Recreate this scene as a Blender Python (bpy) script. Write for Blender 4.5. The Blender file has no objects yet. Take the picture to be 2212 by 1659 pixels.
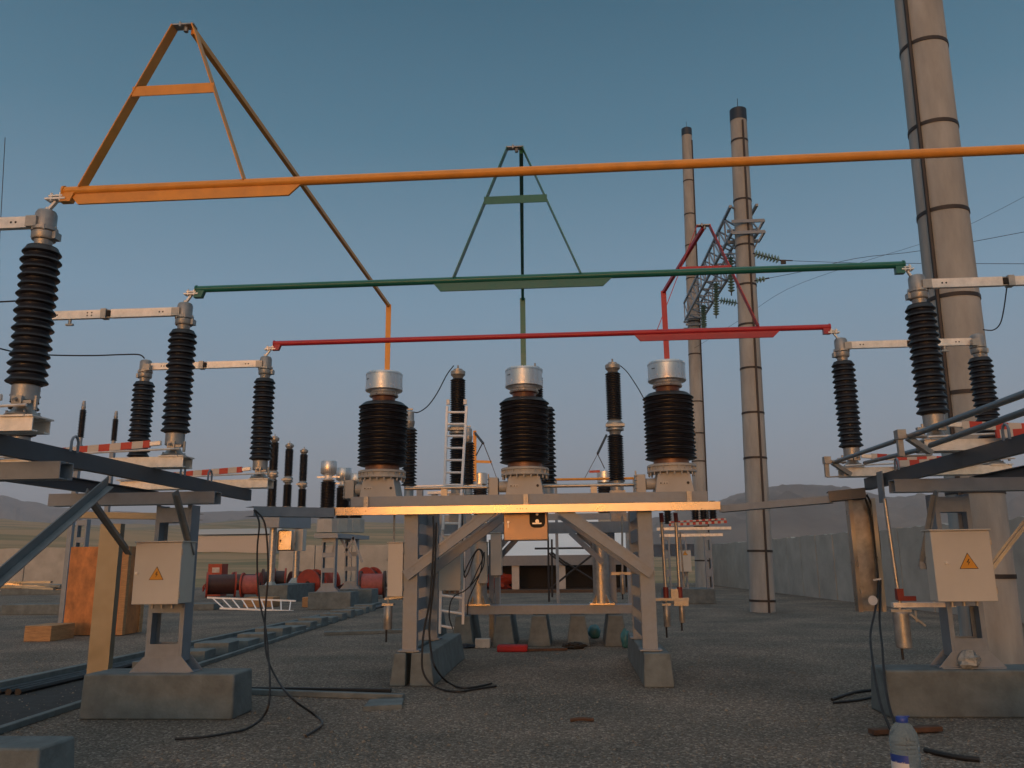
import bpy, math, random
from mathutils import Vector, Matrix
random.seed(7)
R = math.radians
sc = bpy.context.scene
col = sc.collection
PI = math.pi

# ------------------------------------------------------------ camera, world, light, exposure
FPX, PITCH, ROLL, YAW, CH = 1762.3, 0.2143, 0.0111, 0.0704, 1.65   # focal length in units of a 2212 wide picture
cam_d = bpy.data.cameras.new('camera'); cam = bpy.data.objects.new('camera', cam_d); col.objects.link(cam)
cam_d.sensor_width = 36.0; cam_d.lens = 36.0 * FPX / 2212.0
cam_d.clip_start = 0.05; cam_d.clip_end = 12000
cam.matrix_world = Matrix.Translation((0, 0, CH)) @ Matrix.Rotation(YAW, 4, 'Z') @ Matrix.Rotation(PI/2 + PITCH, 4, 'X') @ Matrix.Rotation(-ROLL, 4, 'Z')
sc.camera = cam

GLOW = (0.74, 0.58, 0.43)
SUN_EL, SUN_AZ = R(1.2), R(187)        # azimuth counted clockwise from +Y: low behind the camera, a little to the left
world = bpy.data.worlds.new('World'); sc.world = world; world.use_nodes = True
wn = world.node_tree.nodes; wl = world.node_tree.links
bg = wn['Background']
sky = wn.new('ShaderNodeTexSky'); sky.sky_type = 'NISHITA'; sky.sun_disc = False
sky.sun_elevation = SUN_EL; sky.sun_rotation = SUN_AZ
sky.air_density = 1.0; sky.dust_density = 1.2; sky.ozone_density = 2.0; sky.altitude = 900
# forward half of the dome: dusk blue paling to mauve haze; backward half: the Nishita afterglow, spread wide as warm fill
geo = wn.new('ShaderNodeTexCoord'); sep = wn.new('ShaderNodeSeparateXYZ'); wl.new(geo.outputs['Generated'], sep.inputs[0])
ramp = wn.new('ShaderNodeValToRGB'); wl.new(sep.outputs[2], ramp.inputs[0])
SKY_STOPS = [(0.0, (0.235, 0.240, 0.256)), (0.06, (0.215, 0.240, 0.268)), (0.16, (0.172, 0.226, 0.280)), (0.30, (0.124, 0.210, 0.288)), (0.48, (0.052, 0.130, 0.190)), (0.62, (0.026, 0.085, 0.132)), (0.85, (0.28, 0.33, 0.35)), (1.0, (0.44, 0.46, 0.47))]  # stops above the frame are brightened as added fill for ground and faces
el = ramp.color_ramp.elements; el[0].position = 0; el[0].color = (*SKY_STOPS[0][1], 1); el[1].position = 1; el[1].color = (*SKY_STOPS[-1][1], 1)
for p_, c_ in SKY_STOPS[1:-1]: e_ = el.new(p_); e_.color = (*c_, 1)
dot = wn.new('ShaderNodeVectorMath'); dot.operation = 'DOT_PRODUCT'; wl.new(geo.outputs['Generated'], dot.inputs[0])
dot.inputs[1].default_value = (math.sin(SUN_AZ), math.cos(SUN_AZ), 0.0)
mr_ = wn.new('ShaderNodeMapRange'); mr_.interpolation_type = 'SMOOTHSTEP'; mr_.inputs[1].default_value = 0.40; mr_.inputs[2].default_value = 0.985; wl.new(dot.outputs['Value'], mr_.inputs[0])
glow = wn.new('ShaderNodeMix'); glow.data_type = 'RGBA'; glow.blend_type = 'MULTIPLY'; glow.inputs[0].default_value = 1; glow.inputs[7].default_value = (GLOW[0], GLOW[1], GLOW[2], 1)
pw = wn.new('ShaderNodeMath'); pw.operation = 'POWER'; mx0 = wn.new('ShaderNodeMath'); mx0.operation = 'MAXIMUM'; mx0.inputs[1].default_value = 0.0
wl.new(dot.outputs['Value'], mx0.inputs[0]); wl.new(mx0.outputs[0], pw.inputs[0]); pw.inputs[1].default_value = 70
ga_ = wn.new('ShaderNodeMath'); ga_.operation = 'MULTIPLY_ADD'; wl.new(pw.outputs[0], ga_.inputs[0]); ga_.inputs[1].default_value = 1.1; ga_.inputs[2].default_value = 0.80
sc_ = wn.new('ShaderNodeVectorMath'); sc_.operation = 'SCALE'; wl.new(sky.outputs[0], sc_.inputs[0]); wl.new(ga_.outputs[0], sc_.inputs['Scale'])
wl.new(sc_.outputs[0], glow.inputs[6])
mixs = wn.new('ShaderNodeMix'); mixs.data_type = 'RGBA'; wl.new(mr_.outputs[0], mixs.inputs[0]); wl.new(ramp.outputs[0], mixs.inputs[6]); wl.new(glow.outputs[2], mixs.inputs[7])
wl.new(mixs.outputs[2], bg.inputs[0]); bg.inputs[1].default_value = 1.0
sun_d = bpy.data.lights.new('sun', 'SUN'); sun = bpy.data.objects.new('sun', sun_d); col.objects.link(sun)
sun_d.energy = 0.06; sun_d.angle = R(25); sun_d.color = (1.0, 0.72, 0.5)
sd = Vector((math.sin(SUN_AZ) * math.cos(R(5)), math.cos(SUN_AZ) * math.cos(R(5)), math.sin(R(5))))
sun.rotation_euler = sd.to_track_quat('Z', 'Y').to_euler()
sc.view_settings.view_transform = 'Standard'; sc.view_settings.look = 'None'
sc.view_settings.gamma = 1.0; sc.view_settings.use_curve_mapping = False
sc.view_settings.exposure = 0.60

# ------------------------------------------------------------ helpers
def ray(u, v):
    x = (u - 1106) / FPX; y = -(v - 829.5) / FPX
    c, s = math.cos(ROLL), math.sin(ROLL); x, y = x*c + y*s, -x*s + y*c
    c, s = math.cos(PITCH), math.sin(PITCH); d = (x, c - y*s, s + y*c)
    c, s = math.cos(YAW), math.sin(YAW)
    return (d[0]*c - d[1]*s, d[0]*s + d[1]*c, d[2])
def P(u, v, x=None, y=None, z=None):          # survey of the photograph: a sight line cut by a plane of the yard
    d = ray(u, v)
    t = x/d[0] if x is not None else (y/d[1] if y is not None else (z - CH)/d[2])
    return Vector((d[0]*t, d[1]*t, CH + d[2]*t))

class MB:
    def __init__(s): s.v = []; s.f = []; s.m = []; s.cur = 0
    def add(s, vs, fs):
        o = len(s.v); s.v += [tuple(p) for p in vs]; s.f += [tuple(o + i for i in q) for q in fs]; s.m += [s.cur]*len(fs); return s
    def box(s, a, b):
        (x0, y0, z0), (x1, y1, z1) = a, b
        if x0 > x1: x0, x1 = x1, x0
        if y0 > y1: y0, y1 = y1, y0
        if z0 > z1: z0, z1 = z1, z0
        return s.add([(x0,y0,z0),(x1,y0,z0),(x1,y1,z0),(x0,y1,z0),(x0,y0,z1),(x1,y0,z1),(x1,y1,z1),(x0,y1,z1)],
                     [(0,3,2,1),(4,5,6,7),(0,1,5,4),(1,2,6,5),(2,3,7,6),(3,0,4,7)])
    def cbox(s, c, d): return s.box([c[i]-d[i]/2 for i in range(3)], [c[i]+d[i]/2 for i in range(3)])
    def frame(s, a, b, up=(0,0,1)):
        a = Vector(a); b = Vector(b); t = (b - a).normalized(); u = Vector(up)
        if abs(t.dot(u)) > 0.98: u = Vector((0,1,0))
        n = t.cross(u).normalized(); w = n.cross(t).normalized()
        return a, b, n, w
    def bar(s, a, b, wd, ht, up=(0,0,1)):       # rectangular bar, wd sideways, ht along up
        a, b, n, w = s.frame(a, b, up)
        vs = [p + n*i*wd/2 + w*j*ht/2 for p in (a, b) for i, j in ((-1,-1),(1,-1),(1,1),(-1,1))]
        return s.add(vs, [(3,2,1,0),(4,5,6,7),(0,1,5,4),(1,2,6,5),(2,3,7,6),(3,0,4,7)])
    def prof(s, a, b, pts, up=(0,0,1)):         # any closed section extruded from a to b
        a, b, n, w = s.frame(a, b, up); k = len(pts)
        vs = [p + n*x + w*y for p in (a, b) for x, y in pts]
        return s.add(vs, [tuple(range(k))[::-1], tuple(range(k, 2*k))] + [(i, (i+1) % k, k+(i+1) % k, k+i) for i in range(k)])
    def chan(s, a, b, wd, ht, t=0.012, up=(0,0,1), flip=1):   # U channel: web ht tall, flanges wd wide
        h = ht/2; w = wd*flip; tt = t*flip
        pts = [(0,-h),(w,-h),(w,-h+t),(tt,-h+t),(tt,h-t),(w,h-t),(w,h),(0,h)]
        if flip < 0: pts = pts[::-1]
        return s.prof(a, b, pts, up)
    def tube(s, a, b, r, r2=None, n=14):
        r2 = r if r2 is None else r2
        a, b, e, w = s.frame(a, b)
        vs = [p + (e*math.cos(2*PI*i/n) + w*math.sin(2*PI*i/n))*q for p, q in ((a, r), (b, r2)) for i in range(n)]
        return s.add(vs, [tuple(range(n))[::-1], tuple(range(n, 2*n))] + [(i, (i+1) % n, n+(i+1) % n, n+i) for i in range(n)])
    def lathe(s, prof, c=(0,0,0), n=24, cap=True):
        vs = []; k = len(prof)
        for r, z in prof:
            for i in range(n): vs.append((c[0]+r*math.cos(2*PI*i/n), c[1]+r*math.sin(2*PI*i/n), c[2]+z))
        fs = [(j*n+i, j*n+(i+1) % n, (j+1)*n+(i+1) % n, (j+1)*n+i) for j in range(k-1) for i in range(n)]
        if cap: fs += [tuple(range(n))[::-1], tuple((k-1)*n+i for i in range(n))]
        return s.add(vs, fs)
    def path(s, pts, r, n=8):
        pts = [Vector(p) for p in pts]; k = len(pts); vs = []; pn = None
        for j, p in enumerate(pts):
            t = (pts[min(j+1, k-1)] - pts[max(j-1, 0)]).normalized()
            if pn is None: pn = t.orthogonal().normalized()
            pn = (pn - t*pn.dot(t)).normalized(); w = t.cross(pn)
            vs += [p + (pn*math.cos(2*PI*i/n) + w*math.sin(2*PI*i/n))*r for i in range(n)]
        return s.add(vs, [tuple(range(n))[::-1], tuple((k-1)*n+i for i in range(n))] +
                     [(j*n+i, j*n+(i+1) % n, (j+1)*n+(i+1) % n, (j+1)*n+i) for j in range(k-1) for i in range(n)])
    def hull8(s, bot, top):                     # bottom 4 points, top 4 points
        return s.add(list(bot)+list(top), [(3,2,1,0),(4,5,6,7),(0,1,5,4),(1,2,6,5),(2,3,7,6),(3,0,4,7)])
def smooth_pts(pts, k=6):                       # Catmull-Rom
    pts = [Vector(p) for p in pts]; q = [pts[0]] + pts + [pts[-1]]; o = []
    for i in range(1, len(q)-2):
        for j in range(k):
            t = j/k; a, b, c, d = q[i-1:i+3]
            o.append(0.5*((2*b) + (c-a)*t + (2*a-5*b+4*c-d)*t*t + (3*b-a-3*c+d)*t**3))
    return o + [pts[-1]]

def mesh_obj(name, mb, mats, parent=None, off=(0,0,0), bevel=0):
    me = bpy.data.meshes.new(name)
    me.from_pydata([(v[0]-off[0], v[1]-off[1], v[2]-off[2]) for v in mb.v], [], mb.f)
    mats = mats if isinstance(mats, (list, tuple)) else [mats]
    for m in mats: me.materials.append(m)
    me.polygons.foreach_set('material_index', mb.m)
    me.polygons.foreach_set('use_smooth', [True]*len(mb.f))
    me.update(); me.set_sharp_from_angle(angle=R(38))
    o = bpy.data.objects.new(name, me); col.objects.link(o)
    if parent: o.parent = parent
    if bevel:
        b = o.modifiers.new('bevel', 'BEVEL'); b.width = bevel; b.segments = 2; b.limit_method = 'ANGLE'; b.angle_limit = R(40)
    return o
def tag(o, label, cat, group=None):
    o['label'] = label; o['category'] = cat
    if group: o['group'] = group
    return o
def thing(name, label, cat, loc=(0,0,0), group=None, rz=0):
    o = bpy.data.objects.new(name, None); col.objects.link(o); o.empty_display_size = 0.1
    o.location = loc; o.rotation_euler = (0, 0, rz)
    return tag(o, label, cat, group)
def part(t, name, mb, mats, bevel=0, local=False, label=None):     # mb in world coordinates unless local
    off = (0,0,0)
    if not local:
        q = t
        while q is not None:
            off = tuple(off[i] + q.location[i] for i in range(3)); q = q.parent
    o = mesh_obj(name, mb, mats, t, off, bevel)
    if label: o['label'] = label
    return o
def single(name, mb, mats, label, cat, group=None, bevel=0):        # a thing that is one mesh, origin at its base
    xs = [v[0] for v in mb.v]; ys = [v[1] for v in mb.v]; zs = [v[2] for v in mb.v]
    off = ((min(xs)+max(xs))/2, (min(ys)+max(ys))/2, min(zs))
    o = mesh_obj(name, mb, mats, None, off, bevel); o.location = off
    return tag(o, label, cat, group)
def struct(name, mb, mats, kind='structure'):
    o = mesh_obj(name, mb, mats); o['kind'] = kind; return o
def copy_tree(o, parent=None):
    c = o.copy(); col.objects.link(c); c.parent = parent
    for ch in [q for q in KIDS.get(o.name, [])]: copy_tree(ch, c)
    return c
KIDS = {}
def remember(root):
    KIDS[root.name] = list(root.children)
    for ch in root.children: remember(ch)

# ------------------------------------------------------------ materials
def mat(name, c, rough=0.6, metal=0.0, var=0.25, scale=6.0, bump=0.0, bscale=40.0, rvar=0.1, c2=None, stretch=None, alpha=None, spec=None, det=6):
    m = bpy.data.materials.new(name); m.use_nodes = True; nt = m.node_tree; n = nt.nodes; l = nt.links
    b = n['Principled BSDF']
    tc = n.new('ShaderNodeTexCoord'); mp = n.new('ShaderNodeMapping'); l.new(tc.outputs['Object'], mp.inputs[0])
    if stretch: mp.inputs['Scale'].default_value = stretch
    no = n.new('ShaderNodeTexNoise'); no.inputs['Scale'].default_value = scale; no.inputs['Detail'].default_value = det; no.inputs['Roughness'].default_value = 0.62
    l.new(mp.outputs[0], no.inputs['Vector'])
    cr = n.new('ShaderNodeValToRGB'); cr.color_ramp.elements[0].position = 0.32; cr.color_ramp.elements[1].position = 0.7
    lo = c2 if c2 else tuple(k*(1-var) for k in c); hi = tuple(min(1, k*(1+var*0.5)) for k in c)
    cr.color_ramp.elements[0].color = (*lo, 1); cr.color_ramp.elements[1].color = (*hi, 1)
    l.new(no.outputs[0], cr.inputs[0]); l.new(cr.outputs[0], b.inputs['Base Color'])
    mr = n.new('ShaderNodeMapRange'); mr.inputs[1].default_value = 0.3; mr.inputs[2].default_value = 0.7
    mr.inputs[3].default_value = max(0.02, rough-rvar); mr.inputs[4].default_value = min(1, rough+rvar)
    l.new(no.outputs[0], mr.inputs[0]); l.new(mr.outputs[0], b.inputs['Roughness'])
    b.inputs['Metallic'].default_value = metal
    if spec is not None: b.inputs['Specular IOR Level'].default_value = spec
    if bump:
        n2 = n.new('ShaderNodeTexNoise'); n2.inputs['Scale'].default_value = bscale; n2.inputs['Detail'].default_value = 5
        l.new(mp.outputs[0], n2.inputs['Vector'])
        bp = n.new('ShaderNodeBump'); bp.inputs['Strength'].default_value = bump; bp.inputs['Distance'].default_value = 0.02
        l.new(n2.outputs[0], bp.inputs['Height']); l.new(bp.outputs[0], b.inputs['Normal'])
    return m
M = {}
M['porcelain'] = mat('glazed_porcelain', (0.014, 0.012, 0.015), 0.40, var=0.4, scale=5)
M['brown'] = mat('brown_glaze', (0.16, 0.07, 0.045), 0.35)
M['cast'] = mat('cast_aluminium', (0.36, 0.36, 0.35), 0.42, 0.55, var=0.3, scale=9, bump=0.1, bscale=60)
M['alu'] = mat('bright_aluminium', (0.80, 0.77, 0.73), 0.40, 0.35, var=0.25, scale=8)
M['drum'] = mat('spun_aluminium', (0.66, 0.65, 0.64), 0.33, 0.75, var=0.12, scale=5, stretch=(6,6,0.6))
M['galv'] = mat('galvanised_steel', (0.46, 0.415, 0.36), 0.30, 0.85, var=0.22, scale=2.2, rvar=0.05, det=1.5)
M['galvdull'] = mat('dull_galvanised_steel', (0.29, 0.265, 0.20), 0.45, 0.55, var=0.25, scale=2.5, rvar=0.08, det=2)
M['gtube'] = mat('galvanised_tube', (0.46, 0.45, 0.43), 0.40, 0.75, var=0.3, scale=9)
M['steel'] = mat('grey_painted_steel', (0.228, 0.272, 0.325), 0.5, 0.15, var=0.18, scale=5, bump=0.04, bscale=25)
M['dsteel'] = mat('blue_grey_painted_steel', (0.075, 0.09, 0.11), 0.5, 0.1, var=0.2, scale=5)
M['cabinet'] = mat('cabinet_paint', (0.54, 0.53, 0.49), 0.48, var=0.08, scale=2, rvar=0.05)
M['cabw'] = mat('warm_lit_cabinet_paint', (0.30, 0.22, 0.165), 0.42, 0.45, var=0.12, scale=2)  # warm evening light on the boxes is put into this base colour
M['ctgrey'] = mat('transformer_paint', (0.42, 0.42, 0.40), 0.5, var=0.12, scale=3)
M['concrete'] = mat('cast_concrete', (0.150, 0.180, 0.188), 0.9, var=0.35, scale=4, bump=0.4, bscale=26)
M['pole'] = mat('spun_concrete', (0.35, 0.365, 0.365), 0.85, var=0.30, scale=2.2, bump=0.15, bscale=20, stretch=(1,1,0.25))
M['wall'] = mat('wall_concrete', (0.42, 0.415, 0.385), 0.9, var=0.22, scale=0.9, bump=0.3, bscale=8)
M['orange'] = mat('orange_paint', (0.74, 0.31, 0.045), 0.42, var=0.15, scale=6)
M['green'] = mat('green_paint', (0.014, 0.15, 0.115), 0.38, var=0.15, scale=6)
M['red'] = mat('red_paint', (0.42, 0.02, 0.035), 0.4, var=0.15, scale=6)
M['darkred'] = mat('dark_red_coupling', (0.20, 0.025, 0.022), 0.5, var=0.3)
M['black'] = mat('black_rubber', (0.012, 0.012, 0.013), 0.5)
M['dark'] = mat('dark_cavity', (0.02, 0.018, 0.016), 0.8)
M['bluepipe'] = mat('blue_grey_pipe', (0.16, 0.20, 0.23), 0.4, 0.4, var=0.2)
M['bluegal'] = mat('blue_grey_galvanised_brace', (0.22, 0.25, 0.27), 0.42, 0.4, var=0.2, scale=7)
M['navy'] = mat('dark_blue_cap', (0.02, 0.035, 0.06), 0.5)
M['band'] = mat('dark_steel_band', (0.045, 0.04, 0.04), 0.6, 0.3)
M['wood'] = mat('raw_timber', (0.42, 0.24, 0.11), 0.75, var=0.35, scale=5, stretch=(1,1,6), bump=0.15)
M['rust'] = mat('rusty_old_wood', (0.10, 0.055, 0.035), 0.85, var=0.5, scale=8)
M['osb'] = mat('orange_plywood', (0.52, 0.20, 0.06), 0.55, var=0.55, scale=3.5, stretch=(1,1,0.6))
M['drumred'] = mat('cable_drum_red', (0.34, 0.045, 0.022), 0.55, var=0.3)
M['drumpink'] = mat('faded_pink_red', (0.34, 0.09, 0.085), 0.6, var=0.3)
M['drumdark'] = mat('wound_dark_cable', (0.05, 0.015, 0.012), 0.5, var=0.5, scale=12)
M['white'] = mat('white_paint', (0.74, 0.73, 0.72), 0.5, var=0.08)
M['ladder'] = mat('ladder_aluminium', (0.86, 0.86, 0.87), 0.4, 0.0, var=0.1)
M['roof'] = mat('pale_sheet_roof', (0.86, 0.84, 0.83), 0.6, var=0.05, scale=0.5)
M['fascia'] = mat('grey_blue_fascia', (0.20, 0.21, 0.23), 0.6, var=0.1)
M['farwhite'] = mat('far_pale_wall', (0.50, 0.46, 0.42), 0.8, var=0.1)
M['gate'] = mat('rusty_brown_gate', (0.09, 0.055, 0.035), 0.7, var=0.3)
M['glassins'] = mat('green_glass', (0.20, 0.34, 0.30), 0.12, var=0.15)
M['yellow'] = mat('warning_yellow', (0.65, 0.30, 0.03), 0.5, var=0.1)
M['inkblack'] = mat('sign_black', (0.02, 0.018, 0.015), 0.6)
M['teal'] = mat('teal_plastic', (0.05, 0.20, 0.24), 0.45, var=0.3)
M['bagred'] = mat('red_fabric', (0.36, 0.015, 0.02), 0.7)
M['plastic'] = mat('crumpled_clear_plastic', (0.34, 0.37, 0.37), 0.3, var=0.4, scale=20)
M['cloth'] = mat('pale_cloth', (0.55, 0.50, 0.47), 0.8, var=0.3)
M['card'] = mat('white_carton', (0.55, 0.52, 0.48), 0.8)
M['capblue'] = mat('bottle_cap_blue', (0.03, 0.07, 0.35), 0.4)
M['copper'] = mat('copper_band', (0.22, 0.12, 0.075), 0.4, 0.4, var=0.3, scale=20)
def stripes(name, period, axis=0, shift=0.0):
    m = mat(name, (0.5, 0.5, 0.5), 0.5); nt = m.node_tree; n = nt.nodes; l = nt.links; b = n['Principled BSDF']
    tc = n.new('ShaderNodeTexCoord'); sx = n.new('ShaderNodeSeparateXYZ'); l.new(tc.outputs['Object'], sx.inputs[0])
    a = n.new('ShaderNodeMath'); a.operation = 'MULTIPLY_ADD'; l.new(sx.outputs[axis], a.inputs[0]); a.inputs[1].default_value = 1/period; a.inputs[2].default_value = shift + 40
    f = n.new('ShaderNodeMath'); f.operation = 'FRACT'; l.new(a.outputs[0], f.inputs[0])
    g = n.new('ShaderNodeMath'); g.operation = 'GREATER_THAN'; l.new(f.outputs[0], g.inputs[0]); g.inputs[1].default_value = 0.5
    mx = n.new('ShaderNodeMix'); mx.data_type = 'RGBA'; l.new(g.outputs[0], mx.inputs[0])
    mx.inputs[6].default_value = (0.50, 0.05, 0.035, 1); mx.inputs[7].default_value = (0.55, 0.52, 0.48, 1)
    l.new(mx.outputs[2], b.inputs['Base Color']); return m
M['stripe'] = stripes('red_white_stripes', 0.24); M['stripe2'] = stripes('red_white_stripes_offset', 0.24, shift=0.5)
# gravel
def gravel():
    m = bpy.data.materials.new('gravel'); m.use_nodes = True; nt = m.node_tree; n = nt.nodes; l = nt.links; b = n['Principled BSDF']
    tc = n.new('ShaderNodeTexCoord')
    vo = n.new('ShaderNodeTexVoronoi'); vo.inputs['Scale'].default_value = 46; l.new(tc.outputs['Object'], vo.inputs['Vector'])
    bw = n.new('ShaderNodeSeparateColor'); l.new(vo.outputs['Color'], bw.inputs[0])
    cr = n.new('ShaderNodeValToRGB'); e = cr.color_ramp.elements
    e[0].position = 0; e[0].color = (0.105, 0.090, 0.075, 1); e[1].position = 1; e[1].color = (0.48, 0.43, 0.37, 1)
    k = cr.color_ramp.elements.new(0.8); k.color = (0.245, 0.212, 0.178, 1)
    l.new(bw.outputs[0], cr.inputs[0])
    no = n.new('ShaderNodeTexNoise'); no.inputs['Scale'].default_value = 0.55; no.inputs['Detail'].default_value = 7; l.new(tc.outputs['Object'], no.inputs['Vector'])
    r2 = n.new('ShaderNodeValToRGB'); r2.color_ramp.elements[0].position = 0.35; r2.color_ramp.elements[0].color = (0.66, 0.67, 0.66, 1)
    r2.color_ramp.elements[1].position = 0.68; r2.color_ramp.elements[1].color = (1.22, 1.12, 1.06, 1); l.new(no.outputs[0], r2.inputs[0])
    mx = n.new('ShaderNodeMix'); mx.data_type = 'RGBA'; mx.blend_type = 'MULTIPLY'; mx.inputs[0].default_value = 1
    l.new(cr.outputs[0], mx.inputs[6]); l.new(r2.outputs[0], mx.inputs[7]); l.new(mx.outputs[2], b.inputs['Base Color'])
    b.inputs['Roughness'].default_value = 0.95
    bp = n.new('ShaderNodeBump'); bp.inputs['Strength'].default_value = 0.9; bp.inputs['Distance'].default_value = 0.03; bp.invert = True
    l.new(vo.outputs['Distance'], bp.inputs['Height']); l.new(bp.outputs[0], b.inputs['Normal'])
    return m
M['gravel'] = gravel()
M['stone'] = mat('gravel_stones', (0.26, 0.225, 0.18), 0.9, var=0.7, scale=30)
def fieldmat():
    m = mat('dry_field', (0.14, 0.10, 0.055), 0.95, var=0.5, scale=0.02); n = m.node_tree.nodes
    for q in n:
        if q.type == 'VALTORGB':
            q.color_ramp.elements[0].color = (0.19, 0.15, 0.055, 1); q.color_ramp.elements[1].color = (0.42, 0.25, 0.12, 1)
            q.color_ramp.elements[0].position = 0.42; q.color_ramp.elements[1].position = 0.56
        if q.type == 'MAPPING': q.inputs['Scale'].default_value = (0.35, 1.6, 1)
    return m
M['field'] = fieldmat()
M['hill'] = mat('hill_scrub', (0.20, 0.16, 0.13), 0.95, var=0.55, scale=0.004)

# ------------------------------------------------------------ ground, terrain, hills
def axis(pts): return pts
g = MB(); n_ = 0
gx = [-70, -50, -30, -20, -12, -6, 0, 6, 12, 20, 30]; gy = [-60, -30, -10, 0, 6, 12, 20, 30, 40, 50, 62]
for y in gy:
    for x in gx: g.v.append((x, y, 0))
for j in range(len(gy)-1):
    for i in range(len(gx)-1):
        a = j*len(gx)+i; g.f.append((a, a+1, a+1+len(gx), a+len(gx))); g.m.append(0)
struct('ground', g, M['gravel'])
def hnoise(x, y):
    return (math.sin(x*0.0113+1.3)*math.cos(y*0.0091+0.4) + 0.5*math.sin(x*0.027+y*0.021) + 0.25*math.sin(x*0.061-y*0.05+2))
t = MB(); NR, NA = 34, 150
rr = [30*(1.175**k) for k in range(NR)]
for r_ in rr:
    for i in range(NA):
        a = 2*PI*i/NA; x, y = r_*math.sin(a), 10 + r_*math.cos(a)
        az = math.degrees(math.atan2(x, y)) if y > 0 else 180
        d = max(0, r_-75); rise = 0.052 * d * min(1, d/300)
        if d > 1500: rise = 0.052*1500 + (d-1500)*0.02
        if y < 0: rise *= 0.3
        if 0 < az < 75: rise *= max(0.12, 1-az/5.0)
        z = -0.06 if r_ < 80 else -0.06 + rise*(0.92 + 0.10*hnoise(x, y)) + min(1, d/60)*0.3*hnoise(x*6, y*6)
        t.v.append((x, y, z))
for j in range(NR-1):
    for i in range(NA):
        t.f.append((j*NA+i, (j+1)*NA+i, (j+1)*NA+(i+1) % NA, j*NA+(i+1) % NA)); t.m.append(0)
c0 = len(t.v); t.v.append((0, 10, -0.06))
for i in range(NA): t.f.append((c0, i, (i+1) % NA)); t.m.append(0)
struct('terrain', t, M['field'])
def ridge(name, prof, dist, depth):
    # prof: (u, v) skyline points; a ridge body with a near foot, crest and far foot
    h = MB(); pts = []
    for (u0, v0), (u1, v1) in zip(prof[:-1], prof[1:]):
        for k in range(8):
            s = k/8; pts.append((u0+(u1-u0)*s, v0+(v1-v0)*(s*s*(3-2*s)) + random.uniform(-1.0, 1.0)))
    pts.append(prof[-1]); rows = 9; K = len(pts)
    for j in range(rows):
        s = j/(rows-1)
        for i, (u, v) in enumerate(pts):
            c = P(u, v, y=dist); dirv = Vector((c.x, c.y, 0)).normalized()
            q = c - dirv*depth*(1-s) if s < 1 else c
            z = c.z*(s**0.8) + (1-s)*20 + (0 if s in (0, 1) else 14*hnoise(q.x*3, q.y*3+j*90) * (1-s)*s*4)
            h.v.append((q.x, q.y, z))
    for i, (u, v) in enumerate(pts):
        c = P(u, v, y=dist); dirv = Vector((c.x, c.y, 0)).normalized(); q = c + dirv*depth; h.v.append((q.x, q.y, 10))
    for j in range(rows):
        for i in range(K-1):
            a = j*K+i; h.f.append((a, a+1, a+1+K, a+K)); h.m.append(0)
    struct(name, h, M['hill'])
ridge('hills', [(1380,1125),(1470,1108),(1540,1084),(1600,1066),(1660,1052),(1720,1046),(1790,1048),(1850,1060),(1930,1074),(2000,1068),(2080,1060),(2170,1056),(2260,1050),(2420,1052),(2700,1090)], 2300, 1300)
ridge('hills', [(-500,1060),(-300,1050),(-100,1054),(0,1070),(60,1083),(130,1096),(230,1104),(350,1108),(500,1104),(640,1100),(800,1104),(950,1112),(1100,1118)], 3300, 1400)

# ------------------------------------------------------------ insulators
def shed_profile(n, z0, z1, core, rad, alt=1.0):
    p = [(core*0.98, z0)]; h = (z1-z0)/n
    for k in range(n):
        b = z0 + k*h; r_ = rad if k % 2 == 0 else rad*alt
        p += [(core, b+h*0.10), (r_*0.97, b+h*0.20), (r_, b+h*0.27), (r_*0.985, b+h*0.36), (core+(r_-core)*0.35, b+h*0.66), (core, b+h*0.90)]
    return p + [(core*0.98, z1)]
def bolts(mb, c, r_, n, br=0.012, h=0.03, a0=0.0):
    for k in range(n):
        a = a0 + 2*PI*k/n; x, y = c[0]+r_*math.cos(a), c[1]+r_*math.sin(a)
        mb.tube((x, y, c[2]-h/2), (x, y, c[2]+h/2), br, n=6)

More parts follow.
